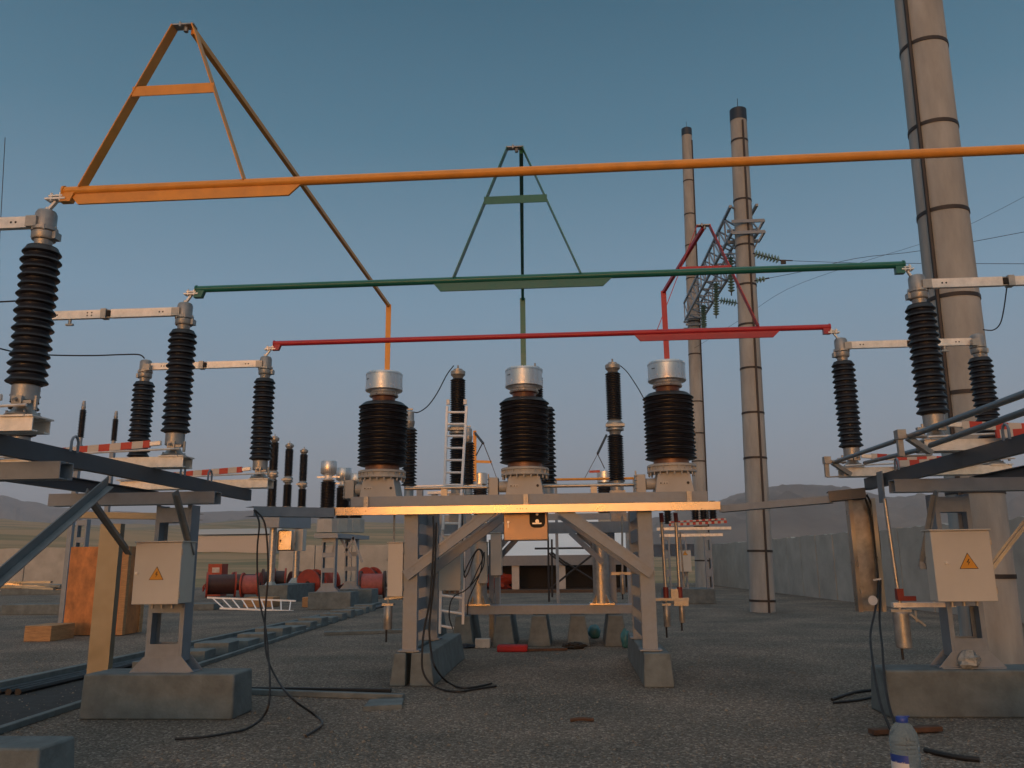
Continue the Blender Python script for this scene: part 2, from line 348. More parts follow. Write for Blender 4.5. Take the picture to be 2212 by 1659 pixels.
# ------------------------------------------------------------ disconnector phase
HB, HT = 3.073, 4.173
def disconnector(x0, y0, sgn, label, group, n=26, blade=True, outer_cable=False, detail=True, blade_flip=False):
    """two rotating posts at x0 and x0+sgn*1.74 on one channel; arms meet in the middle"""
    t = thing('disconnector', label, 'disconnector', (x0, y0, 2.66), group)
    x1 = x0 + sgn*1.74
    m = MB(); xa, xb = min(x0, x1)-0.16, max(x0, x1)+0.16
    m.chan((xa, y0-0.11, 2.715), (xb, y0-0.11, 2.715), 0.07, 0.11, 0.01, flip=1 if False else -1)
    m.chan((xa, y0+0.11, 2.715), (xb, y0+0.11, 2.715), 0.07, 0.11, 0.01, flip=1)
    for xx in (xa+0.02, x0, (x0+x1)/2, x1, xb-0.02): m.cbox((xx, y0, 2.774), (0.20 if xx in (x0, x1) else 0.06, 0.27, 0.012))
    part(t, 'base_channel', m, M['alu'])
    for k, xx in enumerate((x0, x1)):
        s = sgn if k == 0 else -sgn
        m = MB(); m.lathe([(0.125, 2.78), (0.13, 2.795), (0.085, 2.83), (0.062, 2.87), (0.062, 2.90), (0.092, 2.902), (0.10, 2.91), (0.10, 3.025), (0.092, 3.035), (0.086, 3.036)], (xx, y0, 0), 20)
        m.box((xx-0.17*s-0.04, y0-0.11, 2.87), (xx-0.03*s, y0-0.06, 2.895)); m.tube((xx-0.15*s, y0-0.085, 2.82), (xx-0.15*s, y0-0.085, 2.93), 0.016, n=8)
        m.box((xx-0.02, y0-0.125, 2.86), (xx+0.06, y0-0.095, 2.93)); m.tube((xx+0.02, y0-0.16, 2.89), (xx+0.02, y0-0.09, 2.92), 0.012, n=8)
        bolts(m, (xx, y0, 2.80), 0.108, 4, 0.011, 0.05, 0.7)
        part(t, 'rotating_base', m, M['cast'])
        m = MB(); m.lathe(shed_profile(16, HB-0.035, HT, 0.118, 0.152, 0.95), (xx, y0, 0), n)
        ins = part(t, 'insulator', m, M['porcelain'])
        m = MB(); m.lathe([(0.084, HB-0.04), (0.088, HB-0.01), (0.09, HB-0.002)], (xx, y0, 0), 18)
        part(ins, 'glaze_collar', m, M['brown'])
        m = MB()
        m.lathe([(0.062, HT), (0.065, HT+0.02), (0.07, HT+0.06), (0.088, HT+0.065), (0.094, HT+0.08), (0.094, HT+0.125), (0.085, HT+0.135),
                 (0.10, HT+0.14), (0.10, HT+0.165), (0.082, HT+0.17), (0.082, HT+0.29), (0.07, HT+0.315), (0.045, HT+0.325)], (xx, y0, 0), 20)
        m.cbox((xx+0.06*s, y0-0.075, HT+0.20), (0.09, 0.05, 0.09)); m.cbox((xx-0.09*s, y0+0.01, HT+0.10), (0.05, 0.08, 0.06))
        bolts(m, (xx, y0, HT+0.153), 0.093, 6, 0.010, 0.045)
        part(t, 'contact_head', m, M['cast'])
        # arm to the middle
        xm = (x0+x1)/2 - s*0.03
        m = MB(); z = HT+0.225; a = xx+s*0.08
        m.bar((a, y0, z), (xm, y0, z), 0.05, 0.095)
        for hx in (0.16, 0.20): m.cur = 1; m.tube((a+s*hx, y0-0.0262, z), (a+s*hx, y0-0.0245, z), 0.010, n=8)
        m.cur = 0
        part(t, 'arm', m, [M['alu'], M['dark']], bevel=0.004)
        if k == 1:
            m = MB(); q = xm - s*0.0
            for dz in (-0.04, 0.04): m.cur = 0; m.bar((q-s*0.02, y0, z+dz), (q+s*0.13, y0, z+dz), 0.035, 0.014)
            m.box((q-s*0.05, y0-0.045, z-0.055), (q+s*0.012, y0+0.045, z+0.055)); m.cur = 1
            for i in range(2):
                for j in range(2): m.tube((q-s*(0.16+0.05*i), y0-0.0262, z-0.016+0.032*j), (q-s*(0.16+0.05*i), y0-0.0245, z-0.016+0.032*j), 0.009, n=8)
            m.box((q+s*0.02, y0-0.04, z-0.03), (q+s*0.055, y0+0.04, z+0.03))
            part(t, 'contact_fingers', m, [M['cast'], M['dark']])
            m = MB(); m.tube((xx+s*0.42, y0, z-0.048), (xx+s*0.42, y0, z-0.10), 0.018, n=8); m.cbox((xx+s*0.42, y0, z-0.11), (0.085, 0.03, 0.02))
            part(t, 'earthing_contact', m, M['cast'])
    if blade:
        m = MB(); q = (x0+x1)/2; za = 2.86
        a, b = (q-0.70*sgn, q+0.60*sgn)
        m.bar((b, y0-0.19, za-0.045), (a, y0-0.19, za+0.035), 0.03, 0.075)
        bl = part(t, 'earthing_blade', m, M['stripe'])
        d = (a-b)/abs(a-b)
        m = MB(); m.bar((a, y0-0.19, za+0.035), (a+d*0.12, y0-0.19, za+0.045), 0.034, 0.05); part(bl, 'blade_tip', m, M['alu'], bevel=0.006)
        m = MB(); m.tube((xa, y0-0.2, za-0.075), (xb, y0-0.2, za-0.02), 0.011, n=8)
        part(t, 'earthing_shaft', m, M['alu'])
    return t

# bus clamp between head and bus tube
def clamp(parent, x, y, dx):
    m = MB(); z = HT+0.32
    m.bar((x, y, z), (x+dx*0.45, y, z+0.085), 0.03, 0.02); m.cbox((x+dx*0.5, y, z+0.10), (abs(dx)*0.95+0.03, 0.075, 0.016)); m.cbox((x+dx*0.5, y, z+0.125), (abs(dx)*0.8, 0.07, 0.012))
    m.tube((x, y, z-0.01), (x, y, z+0.03), 0.022, n=10)
    for k in (0.25, 0.75):
        m.tube((x+dx*k, y-0.025, z+0.08), (x+dx*k, y-0.025, z+0.15), 0.010, n=6)
    part(parent, 'terminal_clamp', m, M['alu'])

LX, RX = -4.219, 3.616
ROWS_L = [5.935, 8.385, 10.83]; ROWS_R = [8.29, 10.74]
nm = ['nearest', 'middle', 'farthest']
gd = 'disconnectors under the coloured bus tubes'
dl = ['nearest left disconnector, its big black insulator under the orange tube end',
      'middle left disconnector whose inner head holds the left end of the green tube',
      'farthest left disconnector whose inner head holds the left end of the red tube']
for i, y in enumerate(ROWS_L): disconnector(LX, y, -1, dl[i], gd, blade=True)
dr = ['right disconnector before the big pole, head holding the right green tube end',
      'farther right disconnector whose head holds the right end of the red tube']
for i, y in enumerate(ROWS_R):
    q = disconnector(RX, y, 1, dr[i], gd, blade=True)
    m = MB(); m.bar((RX+1.55, y-0.25, 2.82), (RX+0.45, y-0.25, 2.79), 0.03, 0.08); part(q, 'earthing_blade', m, M['stripe2'])

disconnector(RX, 5.84, 1, 'nearest right disconnector just outside the right edge, under the orange tube end', gd)

# ------------------------------------------------------------ bus tubes with tripods
def busbar(name, ma, y, xl, xr, z, rad, apex, legs, cross, stiff, label, endl=True, endr=True):
    t = thing(name, label, 'busbar', (xl, y, z), None)
    m = MB(); m.tube((xl, y, z), (xr, y, z+0.0), rad, n=20); part(t, 'tube', m, ma)
    if endl:
        m = MB(); m.tube((xl-0.008, y, z), (xl+0.008, y, z), rad*1.25, n=20); m.hull8([(xl-0.02, y-0.03, z-0.10), (xl+0.07, y-0.03, z-0.10), (xl+0.07, y+0.03, z-0.10), (xl-0.02, y+0.03, z-0.10)], [(xl, y-0.03, z-rad*0.6), (xl+0.10, y-0.03, z-rad*0.6), (xl+0.10, y+0.03, z-rad*0.6), (xl, y+0.03, z-rad*0.6)]); part(t, 'end_plate', m, ma)
    if endr:
        m = MB(); m.tube((xr-0.008, y, z), (xr+0.008, y, z), rad*1.25, n=20); m.box((xr-0.09, y-0.03, z-0.10), (xr+0.0, y+0.03, z-rad*0.6)); part(t, 'end_plate', m, ma)
    m = MB(); zs = z-rad*0.75
    a, b = stiff; hh = 0.095
    m.add([(a, y-0.014, zs), (b, y-0.014, zs), (b-0.10, y-0.014, zs-hh), (a+0.08, y-0.014, zs-hh),
           (a, y+0.006, zs), (b, y+0.006, zs), (b-0.10, y+0.006, zs-hh), (a+0.08, y+0.006, zs-hh)],
          [(3,2,1,0),(4,5,6,7),(0,1,5,4),(1,2,6,5),(2,3,7,6),(3,0,4,7)])
    part(t, 'stiffener_strip', m, ma)
    ax, az = apex
    for k, lx in enumerate(legs):
        m = MB(); s = -1 if k == 0 else 1
        top = Vector((ax + s*0.085, y, az)); bot = Vector((lx, y, z+rad*0.5))
        m.bar(bot, top, 0.010, 0.10, up=(0,1,0))
        part(t, 'leg', m, ma)
    m = MB(); zc = z + (az-z)*cross
    x0 = legs[0] + (ax-0.085-legs[0])*cross; x1 = legs[1] + (ax+0.085-legs[1])*cross
    m.box((x0-0.01, y-0.045, zc-0.045), (x1+0.01, y-0.037, zc+0.045)); part(t, 'crossbar', m, ma)
    m = MB(); m.box((ax-0.10, y-0.04, az-0.005), (ax+0.10, y+0.04, az+0.008)); m.tube((ax+0.02, y, az-0.05), (ax+0.02, y, az+0.02), 0.02, n=8); m.tube((ax-0.02, y-0.03, az-0.02), (ax-0.02, y-0.03, az+0.025), 0.012, n=6)
    part(t, 'apex_clamp', m, M['cast'])
    clamp(t, LX, y, xl-LX+0.02) if endl else None
    if endr: clamp(t, RX, y, xr-RX-0.02)
    return t
CTY = 12.55
ctx = [P(840, 700, y=CTY).x, P(1130, 700, y=CTY).x, P(1436, 700, y=CTY).x]
CTX = [P(826, 1000, y=CTY).x, P(1134, 1000, y=CTY).x, P(1450, 1000, y=CTY).x]
busbar('busbar', M['orange'], 5.94, -4.09, 3.66, 4.665, 0.037, (-3.19, 6.14), (-3.95, -2.57), 0.58, (-4.04, -2.1), 'orange bus tube crossing the whole picture with the tallest tripod on its left end')
busbar('busbar', M['green'], 8.38, -4.10, 3.54, 4.65, 0.037, (-0.53, 6.19), (-1.22, 0.17), 0.585, (-1.44, 0.50), 'green bus tube with a narrow tripod at its middle')
busbar('busbar', M['red'], 10.80, -4.10, 3.51, 4.675, 0.037, (1.93, 6.19), (1.22, 2.58), 0.57, (0.91, 2.86), 'red bus tube with a tripod near its right end')
def dropper(ma, ax, ay, az, cx, z_k, z_b, label):
    t = thing('dropper_bar', label, 'dropper', (cx, CTY, z_b))
    m = MB(); m.bar((ax+0.07, ay+0.03, az-0.03), (cx, CTY-0.02, z_k), 0.045, 0.05); part(t, 'slanted_bar', m, ma)
    m = MB(); m.box((cx-0.042, CTY-0.05, z_b), (cx+0.042, CTY-0.040, z_k+0.02)); part(t, 'flat_bar', m, ma)
    return t
zk = [P(840, 662, y=CTY).z, P(1130, 648, y=CTY).z, P(1433, 633, y=CTY).z]
CT_TOP = P(829, 806, y=CTY).z
dropper(M['orange'], -3.19, 5.94, 6.14, ctx[0], zk[0], CT_TOP-0.03, 'orange dropper slanting back from the tall tripod to the left transformer')
dropper(M['green'], -0.53, 8.38, 6.19, ctx[1], zk[1], CT_TOP-0.03, 'green dropper running from the middle tripod to the middle transformer')
dropper(M['red'], 1.86, 10.80, 6.19, ctx[2], zk[2], CT_TOP-0.03, 'red dropper running from the right tripod to the right transformer')

# ------------------------------------------------------------ current transformers
ZB = 2.605                                    # top of the grey beams
def current_transformer(x, y, z0, label, group, n=40, detail=True, zt=None):
    t = thing('current_transformer', label, 'transformer', (x, y, z0), group)
    H = (zt or CT_TOP) - z0
    s = H/1.93
    Z = lambda k: z0 + k*s
    m = MB(); m.hull8([(x-0.29, y-0.26, Z(0)), (x+0.29, y-0.26, Z(0)), (x+0.29, y+0.26, Z(0)), (x-0.29, y+0.26, Z(0))],
                      [(x-0.235, y-0.25, Z(0.29)), (x+0.235, y-0.25, Z(0.29)), (x+0.235, y+0.25, Z(0.29)), (x-0.235, y+0.25, Z(0.29))])
    bs = part(t, 'base_box', m, M['ctgrey'], bevel=0.006)
    if detail:
        m = MB(); yf = y-0.262
        m.tube((x-0.20, yf+0.006, Z(0.15)), (x-0.20, yf-0.003, Z(0.15)), 0.020, n=14); m.box((x-0.165, yf-0.001, Z(0.135)), (x-0.09, yf+0.006, Z(0.17)))
        m.cur = 1; m.tube((x-0.20, yf-0.003, Z(0.15)), (x-0.20, yf-0.005, Z(0.15)), 0.012, n=10)
        for k in (-0.148, -0.11): m.add([(x+k-0.012, yf-0.003, Z(0.142)), (x+k+0.012, yf-0.003, Z(0.142)), (x+k, yf-0.003, Z(0.162))], [(0,1,2)])
        part(bs, 'badge', m, [M['cabinet'], M['inkblack']])
        m = MB(); m.tube((x+0.20, yf+0.006, Z(0.15)), (x+0.20, yf-0.004, Z(0.15)), 0.020, n=14); part(bs, 'cable_hole', m, M['inkblack'])
    m = MB(); m.lathe([(0.25, Z(0.29)), (0.25, Z(0.30)), (0.365, Z(0.31)), (0.37, Z(0.315)), (0.37, Z(0.34)), (0.345, Z(0.343)), (0.345, Z(0.385)), (0.37, Z(0.39)), (0.37, Z(0.415)), (0.355, Z(0.425)), (0.30, Z(0.43))], (x, y, 0), n)
    if detail:
        for k in range(20):
            a = 2*PI*(k+0.5)/20; c, s_ = math.cos(a), math.sin(a)
            m.bar((x+0.33*c, y+0.33*s_, Z(0.3635)), (x+0.366*c, y+0.366*s_, Z(0.3635)), 0.012, 0.05*s)
        bolts(m, (x, y, Z(0.29)), 0.345, 20, 0.012, 0.05)
    part(t, 'flange', m, M['ctgrey'])
    m = MB(); m.lathe([(0.27, Z(0.43)), (0.265, Z(0.50))], (x, y, 0), n, cap=False); part(t, 'copper_band', m, M['copper'])
    m = MB(); p = shed_profile(17, Z(0.50), Z(1.43), 0.350, 0.392, 0.97)
    p = [(0.26, Z(0.495))] + p + [(0.31, Z(1.455)), (0.22, Z(1.47)), (0.175, Z(1.475))]
    m.lathe(p, (x, y, 0), n); part(t, 'insulator', m, M['porcelain'])
    m = MB(); m.lathe([(0.175, Z(1.47)), (0.185, Z(1.54)), (0.215, Z(1.555))], (x, y, 0), n, cap=False); part(t, 'neck', m, M['brown'])
    m = MB(); m.lathe([(0.19, Z(1.548)), (0.225, Z(1.555)), (0.232, Z(1.572)), (0.215, Z(1.59)), (0.225, Z(1.615)), (0.255, Z(1.63)), (0.285, Z(1.64)), (0.295, Z(1.65)), (0.295, Z(1.69)), (0.289, Z(1.694)), (0.289, Z(1.88)), (0.294, Z(1.884)), (0.292, Z(1.905)), (0.270, Z(1.925)), (0.2, Z(1.93))], (x, y, 0), n)
    if detail:
        bolts(m, (x, y, Z(1.71)), 0.287, 10, 0.008, 0.012, 0.3); bolts(m, (x, y, Z(1.915)), 0.278, 10, 0.007, 0.012, 0.3)
    hd = part(t, 'head_drum', m, M['drum'])
    if detail:
        m = MB(); a = 3.75; c, s_ = math.cos(a), math.sin(a)
        for k in range(2):
            q = a+0.02+k*0.13; m.bar((x+0.2915*math.cos(q), y+0.2915*math.sin(q), Z(1.80)), (x+0.2915*math.cos(q), y+0.2915*math.sin(q), Z(1.80)+0.012), 0.03, 0.003, up=(math.cos(q), math.sin(q), 0))
        part(hd, 'nameplate', m, M['inkblack'])
        m = MB(); m.tube((x-0.245, y-0.02, Z(0.16)), (x-0.40, y-0.02, Z(0.16)), 0.085, n=18); m.box((x-0.55, y-0.13, Z(0.02)), (x-0.41, y+0.11, Z(0.29)))
        m.box((x-0.565, y-0.14, Z(0.01)), (x-0.552, y+0.12, Z(0.30)))
        tb = part(t, 'terminal_box', m, M['ctgrey'], bevel=0.005)
        m = MB()
        for k in range(5): m.tube((x-0.572, y-0.142, Z(0.04+0.055*k)), (x-0.545, y-0.142, Z(0.04+0.055*k)), 0.010, n=6)
        m.tube((x-0.555, y-0.13, Z(0.29)), (x-0.555, y-0.13, Z(0.34)), 0.012, n=6)
        part(tb, 'bolts', m, M['cast'])
    return t
gc = 'three current transformers on the central frame'
lc = ['left current transformer with black ribbed insulator under the orange bar', 'middle current transformer with black ribbed insulator under the green bar', 'right current transformer with black ribbed insulator under the red bar, in front of a pole']
for i in range(3): current_transformer(CTX[i], CTY, ZB, lc[i], gc, zt=[CT_TOP, P(1131, 797, y=CTY).z, P(1443, 783, y=CTY).z][i])

# ------------------------------------------------------------ central frame
F = thing('support_frame', 'central grey steel frame carrying three big transformers with diagonal braces', 'steel frame', (-0.65, 12.6, 0.45))
FX = (-2.31, 1.03); FY = (11.85, 13.65); ZG0, ZG1 = 2.455, 2.60
for x in FX:
    for y in FY:
        m = MB()
        m.chan((x+0.10, y, 0.42), (x+0.10, y, 2.44), 0.20, 0.12, 0.008, up=(0,1,0), flip=1)
        m.box((x-0.10, y-0.068, 0.42), (x+0.10, y-0.06, 2.44))
        m.cbox((x, y, 0.45), (0.30, 0.26, 0.02)); m.cbox((x, y, 2.447), (0.26, 0.24, 0.012))
        part(F, 'pillar', m, M['steel'])
    m = MB()
    for k in range(6): m.box((x-0.09, FY[0]+0.07, 0.60+0.33*k), (x-0.082, FY[1]-0.07, 0.78+0.33*k))
    part(F, 'batten_plates', m, M['steel'])
for y in (FY[0]-0.02, FY[1]+0.02):
    m = MB(); m.chan((-3.22, y, (ZG0+ZG1)/2), (1.93, y, (ZG0+ZG1)/2), 0.07, ZG1-ZG0, 0.009, flip=-1 if y < 12.5 else 1)
    part(F, 'long_beam', m, M['steel'])
m = MB()
for x in [CTX[0]-0.24, CTX[0]+0.24, CTX[1]-0.24, CTX[1]+0.24, CTX[2]-0.24, CTX[2]+0.24]: m.box((x-0.04, FY[0]+0.06, ZG0+0.02), (x+0.04, FY[1]-0.06, ZG1-0.003))
part(F, 'cross_member', m, M['steel'])
for x in FX:
    s = 1 if x < 0 else -1
    for y in FY:
        m = MB(); x2 = x + s*1.22
        m.bar((x-s*0.06, y-0.125, 1.47), (x2, y-0.125, 2.40), 0.07, 0.15)
        m.bar((x-s*0.06, y-0.165, 1.47+0.065), (x2, y-0.165, 2.40+0.065), 0.012, 0.018)
        m.tube((x-s*0.0, y-0.175, 1.52), (x, y-0.10, 1.52), 0.016, n=6); m.tube((x+s*0.06, y-0.175, 1.56), (x+s*0.06, y-0.10, 1.56), 0.016, n=6)
        part(F, 'diagonal_brace', m, M['steel'])
m = MB()
for u in (787, 1135, 1492):
    x = P(u, 1085, y=11.7).x
    m.box((x-0.033, 11.790, 2.40), (x+0.033, 11.818, 2.598))
    for z in (2.51, 2.56): m.tube((x, 11.775, z), (x, 11.79, z), 0.013, n=6)
part(F, 'bracket_plates', m, M['cast'])
m = MB(); z0, z1 = P(1135, 1107, y=11.62).z, P(1135, 1090, y=11.62).z
xa, xb = P(716, 1105, y=11.62).x, P(1556, 1094, y=11.62).x
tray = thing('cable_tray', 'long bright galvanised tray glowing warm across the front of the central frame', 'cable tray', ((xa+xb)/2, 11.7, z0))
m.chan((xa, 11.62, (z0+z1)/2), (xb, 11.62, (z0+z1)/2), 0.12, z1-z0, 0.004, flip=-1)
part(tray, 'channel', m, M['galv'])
m = MB()
for u in (760, 790, 1117, 1124, 1129, 1137, 1290, 1516): q = P(u, 1099 if u > 900 else 1104, y=11.62); m.tube((q.x, 11.6185, q.z), (q.x, 11.621, q.z), 0.007, n=8)
part(tray, 'bolt_holes', m, M['dark'])
# control box under the tray
c = thing('control_box', 'orange lit steel control box with oval window hanging under the warm tray', 'control box', P(1135, 1168, y=11.9))
a = P(1088, 1168, y=11.9); b = P(1183, 1103, y=11.9)
m = MB(); m.box((a.x, 11.9, a.z), (b.x, 12.2, b.z)); part(c, 'body', m, M['cabw'], bevel=0.012)
m = MB(); wa = P(1144, 1140, y=11.89); wb = P(1177, 1106, y=11.89); w = (wb.x-wa.x)/2; cx = (wa.x+wb.x)/2
pts = [(cx-w, wb.z), (cx-w, wa.z+0.06), (cx-w+0.02, wa.z+0.02), (cx-w+0.06, wa.z), (cx+w-0.06, wa.z), (cx+w-0.02, wa.z+0.02), (cx+w, wa.z+0.06), (cx+w, wb.z)]
m.add([(x, 11.892, z) for x, z in pts]+[(x, 11.905, z) for x, z in pts], [tuple(range(8)), tuple(range(8, 16))[::-1]]+[(i, i+8, (i+1) % 8+8, (i+1) % 8) for i in range(8)])
wd_ = part(c, 'window', m, M['dark'])
m = MB(); m.tube((cx, 11.89, wb.z-0.03), (cx, 11.875, wb.z-0.03), 0.02, n=10); part(wd_, 'switch', m, M['alu'])
m = MB(); m.tube((cx, 11.89, wb.z-0.13), (cx, 11.87, wb.z-0.13), 0.028, n=10); m.box((cx-0.07, 11.884, wa.z+0.05), (cx+0.06, 11.889, wa.z+0.07)); part(wd_, 'switch', m, M['alu'])
m = MB(); q = P(1098, 1128, y=11.9); m.tube((q.x, 11.9, q.z), (q.x, 11.87, q.z), 0.018, n=10); m.box((q.x-0.006, 11.872, q.z-0.08), (q.x+0.006, 11.885, q.z)); part(c, 'latch', m, M['alu'])

def cabinet(name, label, a, b, y, depth, mt, group=None, sign=None, lock=None, side=None):
    """a = lower left, b = upper right corner of the door at depth y"""
    c = thing(name, label, 'control cabinet', ((a[0]+b[0])/2, y+depth/2, a[1]), group)
    m = MB(); m.box((a[0]+0.004, y+0.022, a[1]+0.006), (b[0]-0.004, y+depth, b[1]-0.006)); part(c, 'body', m, mt, bevel=0.004)
    m = MB(); m.box((a[0], y, a[1]), (b[0], y+0.018, b[1]-0.02)); part(c, 'door', m, mt, bevel=0.006)
    m = MB(); m.box((a[0]-0.012, y-0.015, b[1]-0.015), (b[0]+0.012, y+depth+0.01, b[1])); part(c, 'rain_hood', m, mt, bevel=0.004)
    for k in (0.15, 0.82):
        z = a[1]+(b[1]-a[1])*k; m = MB(); m.tube((b[0]+0.004, y+0.004, z-0.035), (b[0]+0.004, y+0.004, z+0.035), 0.009, n=8); part(c, 'hinge', m, M['cast'])
    for k in (0.3, 0.5, 0.72):
        xg = a[0]+(b[0]-a[0])*k; m = MB(); m.tube((xg, y+depth*0.5, a[1]-0.05), (xg, y+depth*0.5, a[1]+0.005), 0.018, n=10); part(c, 'cable_gland', m, M['cast'])
    if lock:
        m = MB(); m.tube((lock[0], y-0.018, lock[1]), (lock[0], y+0.002, lock[1]), 0.014, n=10); m.tube((lock[0], y-0.02, lock[1]), (lock[0]+0.02, y-0.02, lock[1]-0.01), 0.005, n=6); part(c, 'lock', m, M['alu'])
    if sign:
        sx, sz, s = sign; m = MB(); h = s*0.87
        def tri(k, yy, i):
            m.cur = i; v = [(sx-s/2*k, sz-h/3*k), (sx+s/2*k, sz-h/3*k), (sx, sz+2*h/3*k)]
            m.add([(p, yy, q) for p, q in v]+[(p, y, q) for p, q in v], [(0,1,2),(5,4,3),(0,3,4,1),(1,4,5,2),(2,5,3,0)])
        tri(1.0, y-0.0015, 0); tri(0.90, y-0.003, 1)
        m.cur = 0; bz = [(0.02,0.26),(-0.10,0.02),(0.01,0.04),(-0.06,-0.20),(0.10,0.08),(-0.01,0.06),(0.07,0.26)]
        pz = [(sx+p*s, sz+(q+0.04)*s*0.8) for p, q in bz]
        m.add([(p, y-0.0042, q) for p, q in pz], [(0,1,2,5,6),(2,3,4,5)])
        part(c, 'warning_sign', m, [M['inkblack'], M['yellow']])
    return c
# cabinets of the central frame
a = P(836, 1289, y=11.75); b = P(871, 1170, y=11.75)
c = cabinet('control_cabinet', 'tall narrow beige cabinet on the outside of the central left pillar', (a.x, a.z), (b.x, b.z), 11.75, 0.45, M['cabinet'])
m = MB(); m.tube((a.x+0.05, 11.9, b.z), (a.x+0.05, 11.9, 2.35), 0.015, n=8)
for z in (a.z+0.12, a.z+0.35, b.z-0.25): m.tube((a.x-0.01, 11.78, z), (a.x+0.005, 11.76, z), 0.014, n=6)
part(c, 'drive_rod', m, M['cast'])
a = P(940, 1276, y=14.0); b = P(995, 1172, y=14.0)
cabinet('control_cabinet', 'grey green cabinet behind the central left pillar beside the ladder', (a.x, a.z), (b.x, b.z), 14.0, 0.4, M['cabinet'])
# can dampers (counterweight cylinders)
def can(name, label, u0, u1, v0, v1, y, spike=0.15, group='hanging spring cylinders'):
    a = P(u0, v1, y=y); b = P(u1, v0, y=y); x = (a.x+b.x)/2; r_ = (b.x-a.x)/2
    t = thing(name, label, 'spring cylinder', (x, y, a.z), group)
    m = MB(); m.lathe([(r_*0.9, a.z), (r_, a.z+0.01), (r_, b.z-0.01), (r_*0.9, b.z)], (x, y, 0), 18); part(t, 'barrel', m, M['cast'])
    m = MB(); m.tube((x-r_*0.3, y, a.z-spike), (x-r_*0.3, y, a.z), 0.014, n=8); part(t, 'rod', m, M['black'])
    m = MB(); m.box((x-r_*1.3, y-0.04, b.z), (x+r_*1.3, y+0.04, b.z+0.03)); m.tube((x, y, b.z+0.03), (x, y, b.z+0.12), 0.018, n=8); part(t, 'hanger', m, M['cast'])
    return t
t = can('spring_cylinder', 'short grey cylinder hanging under the tall narrow beige cabinet', 828, 848, 1308, 1360, 11.85, 0.17)
q = P(838, 1308, y=11.85); m = MB(); m.tube((q.x, 11.85, q.z+0.1), (q.x, 11.85, P(838, 1287, y=11.85).z), 0.02, n=8); m.bar((q.x-0.05, 11.85, q.z+0.09), (FX[0]-0.10, 11.85, q.z+0.12), 0.03, 0.03); part(t, 'mounting_arm', m, M['cast'])
# pipe between the bases
m = MB(); m.tube((CTX[0]+0.3, CTY+0.30, 2.80), (P(1380, 1052, y=12.85).x, CTY+0.30, 2.80), 0.028, n=12); m.cur = 1
for u in (1283, 960): q = P(u, 1065, y=12.85); m.box((q.x-0.05, 12.83, 2.60), (q.x+0.05, 12.87, 2.80))
single('conduit_pipe', m, [M['gtube'], M['cast']], 'thin grey conduit running behind the three transformer bases', 'pipe')
# foundations of the central frame
def tprofile(x0, x1, xt0, xt1, y0, y1, h, base=0.0):
    return MB().hull8([(x0, y0, base), (x1, y0, base), (x1, y1, base), (x0, y1, base)], [(xt0, y0+0.06, h), (xt1, y0+0.06, h), (xt1, y1-0.06, h), (xt0, y1-0.06, h)])
gb = 'concrete foundation blocks'
hF = 0.43
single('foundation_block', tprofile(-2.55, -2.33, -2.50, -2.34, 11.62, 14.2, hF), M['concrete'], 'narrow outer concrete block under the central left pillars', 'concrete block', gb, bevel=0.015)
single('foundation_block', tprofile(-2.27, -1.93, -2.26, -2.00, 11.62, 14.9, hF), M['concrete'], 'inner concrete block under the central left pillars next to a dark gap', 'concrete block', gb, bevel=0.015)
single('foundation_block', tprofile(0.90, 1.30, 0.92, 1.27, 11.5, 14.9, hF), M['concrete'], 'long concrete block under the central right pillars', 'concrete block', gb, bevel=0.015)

# ------------------------------------------------------------ left and right support frames
def pedestal(name, label, x, y, z0, z1, w, group, mt=None, dep=0.22, flare=True):
    """built-up column: two channels with plates between, flared foot"""
    t = thing(name, label, 'steel column', (x, y, z0), group); mt = mt or M['steel']
    m = MB()
    for s in (-1, 1):
        m.chan((x+s*w/2, y, z0+0.12), (x+s*w/2, y, z1), 0.05, dep, 0.007, up=(0,1,0), flip=s if True else 1)
    part(t, 'upright', m, mt)
    m = MB(); n = max(2, int((z1-z0)/0.62)); ph = 0.17
    for k in range(n+1):
        z = z0+0.14+(z1-z0-0.34)*k/n
        for yy in (y-dep/2-0.004, y+dep/2+0.001): m.box((x-w/2+0.03, yy, z), (x+w/2-0.03, yy+0.004, z+ph))
    part(t, 'batten_plates', m, mt)
    m = MB()
    if flare:
        f = w/2+0.16
        for yy in (y-dep/2-0.012, y+dep/2+0.004):
            m.add([(x-f, yy, z0+0.01), (x+f, yy, z0+0.01), (x+w/2+0.01, yy, z0+0.17), (x-w/2-0.01, yy, z0+0.17)]+[(x-f, yy+0.008, z0+0.01), (x+f, yy+0.008, z0+0.01), (x+w/2+0.01, yy+0.008, z0+0.17), (x-w/2-0.01, yy+0.008, z0+0.17)],
                  [(0,1,2,3),(7,6,5,4),(0,4,5,1),(1,5,6,2),(2,6,7,3),(3,7,4,0)])
    m.box((x-w/2-0.14, y-dep/2-0.05, z0), (x+w/2+0.14, y+dep/2+0.05, z0+0.012))
    part(t, 'foot_plate', m, mt)
    return t
gp = 'built up steel columns'
ZL0, ZL1 = 2.505, 2.655
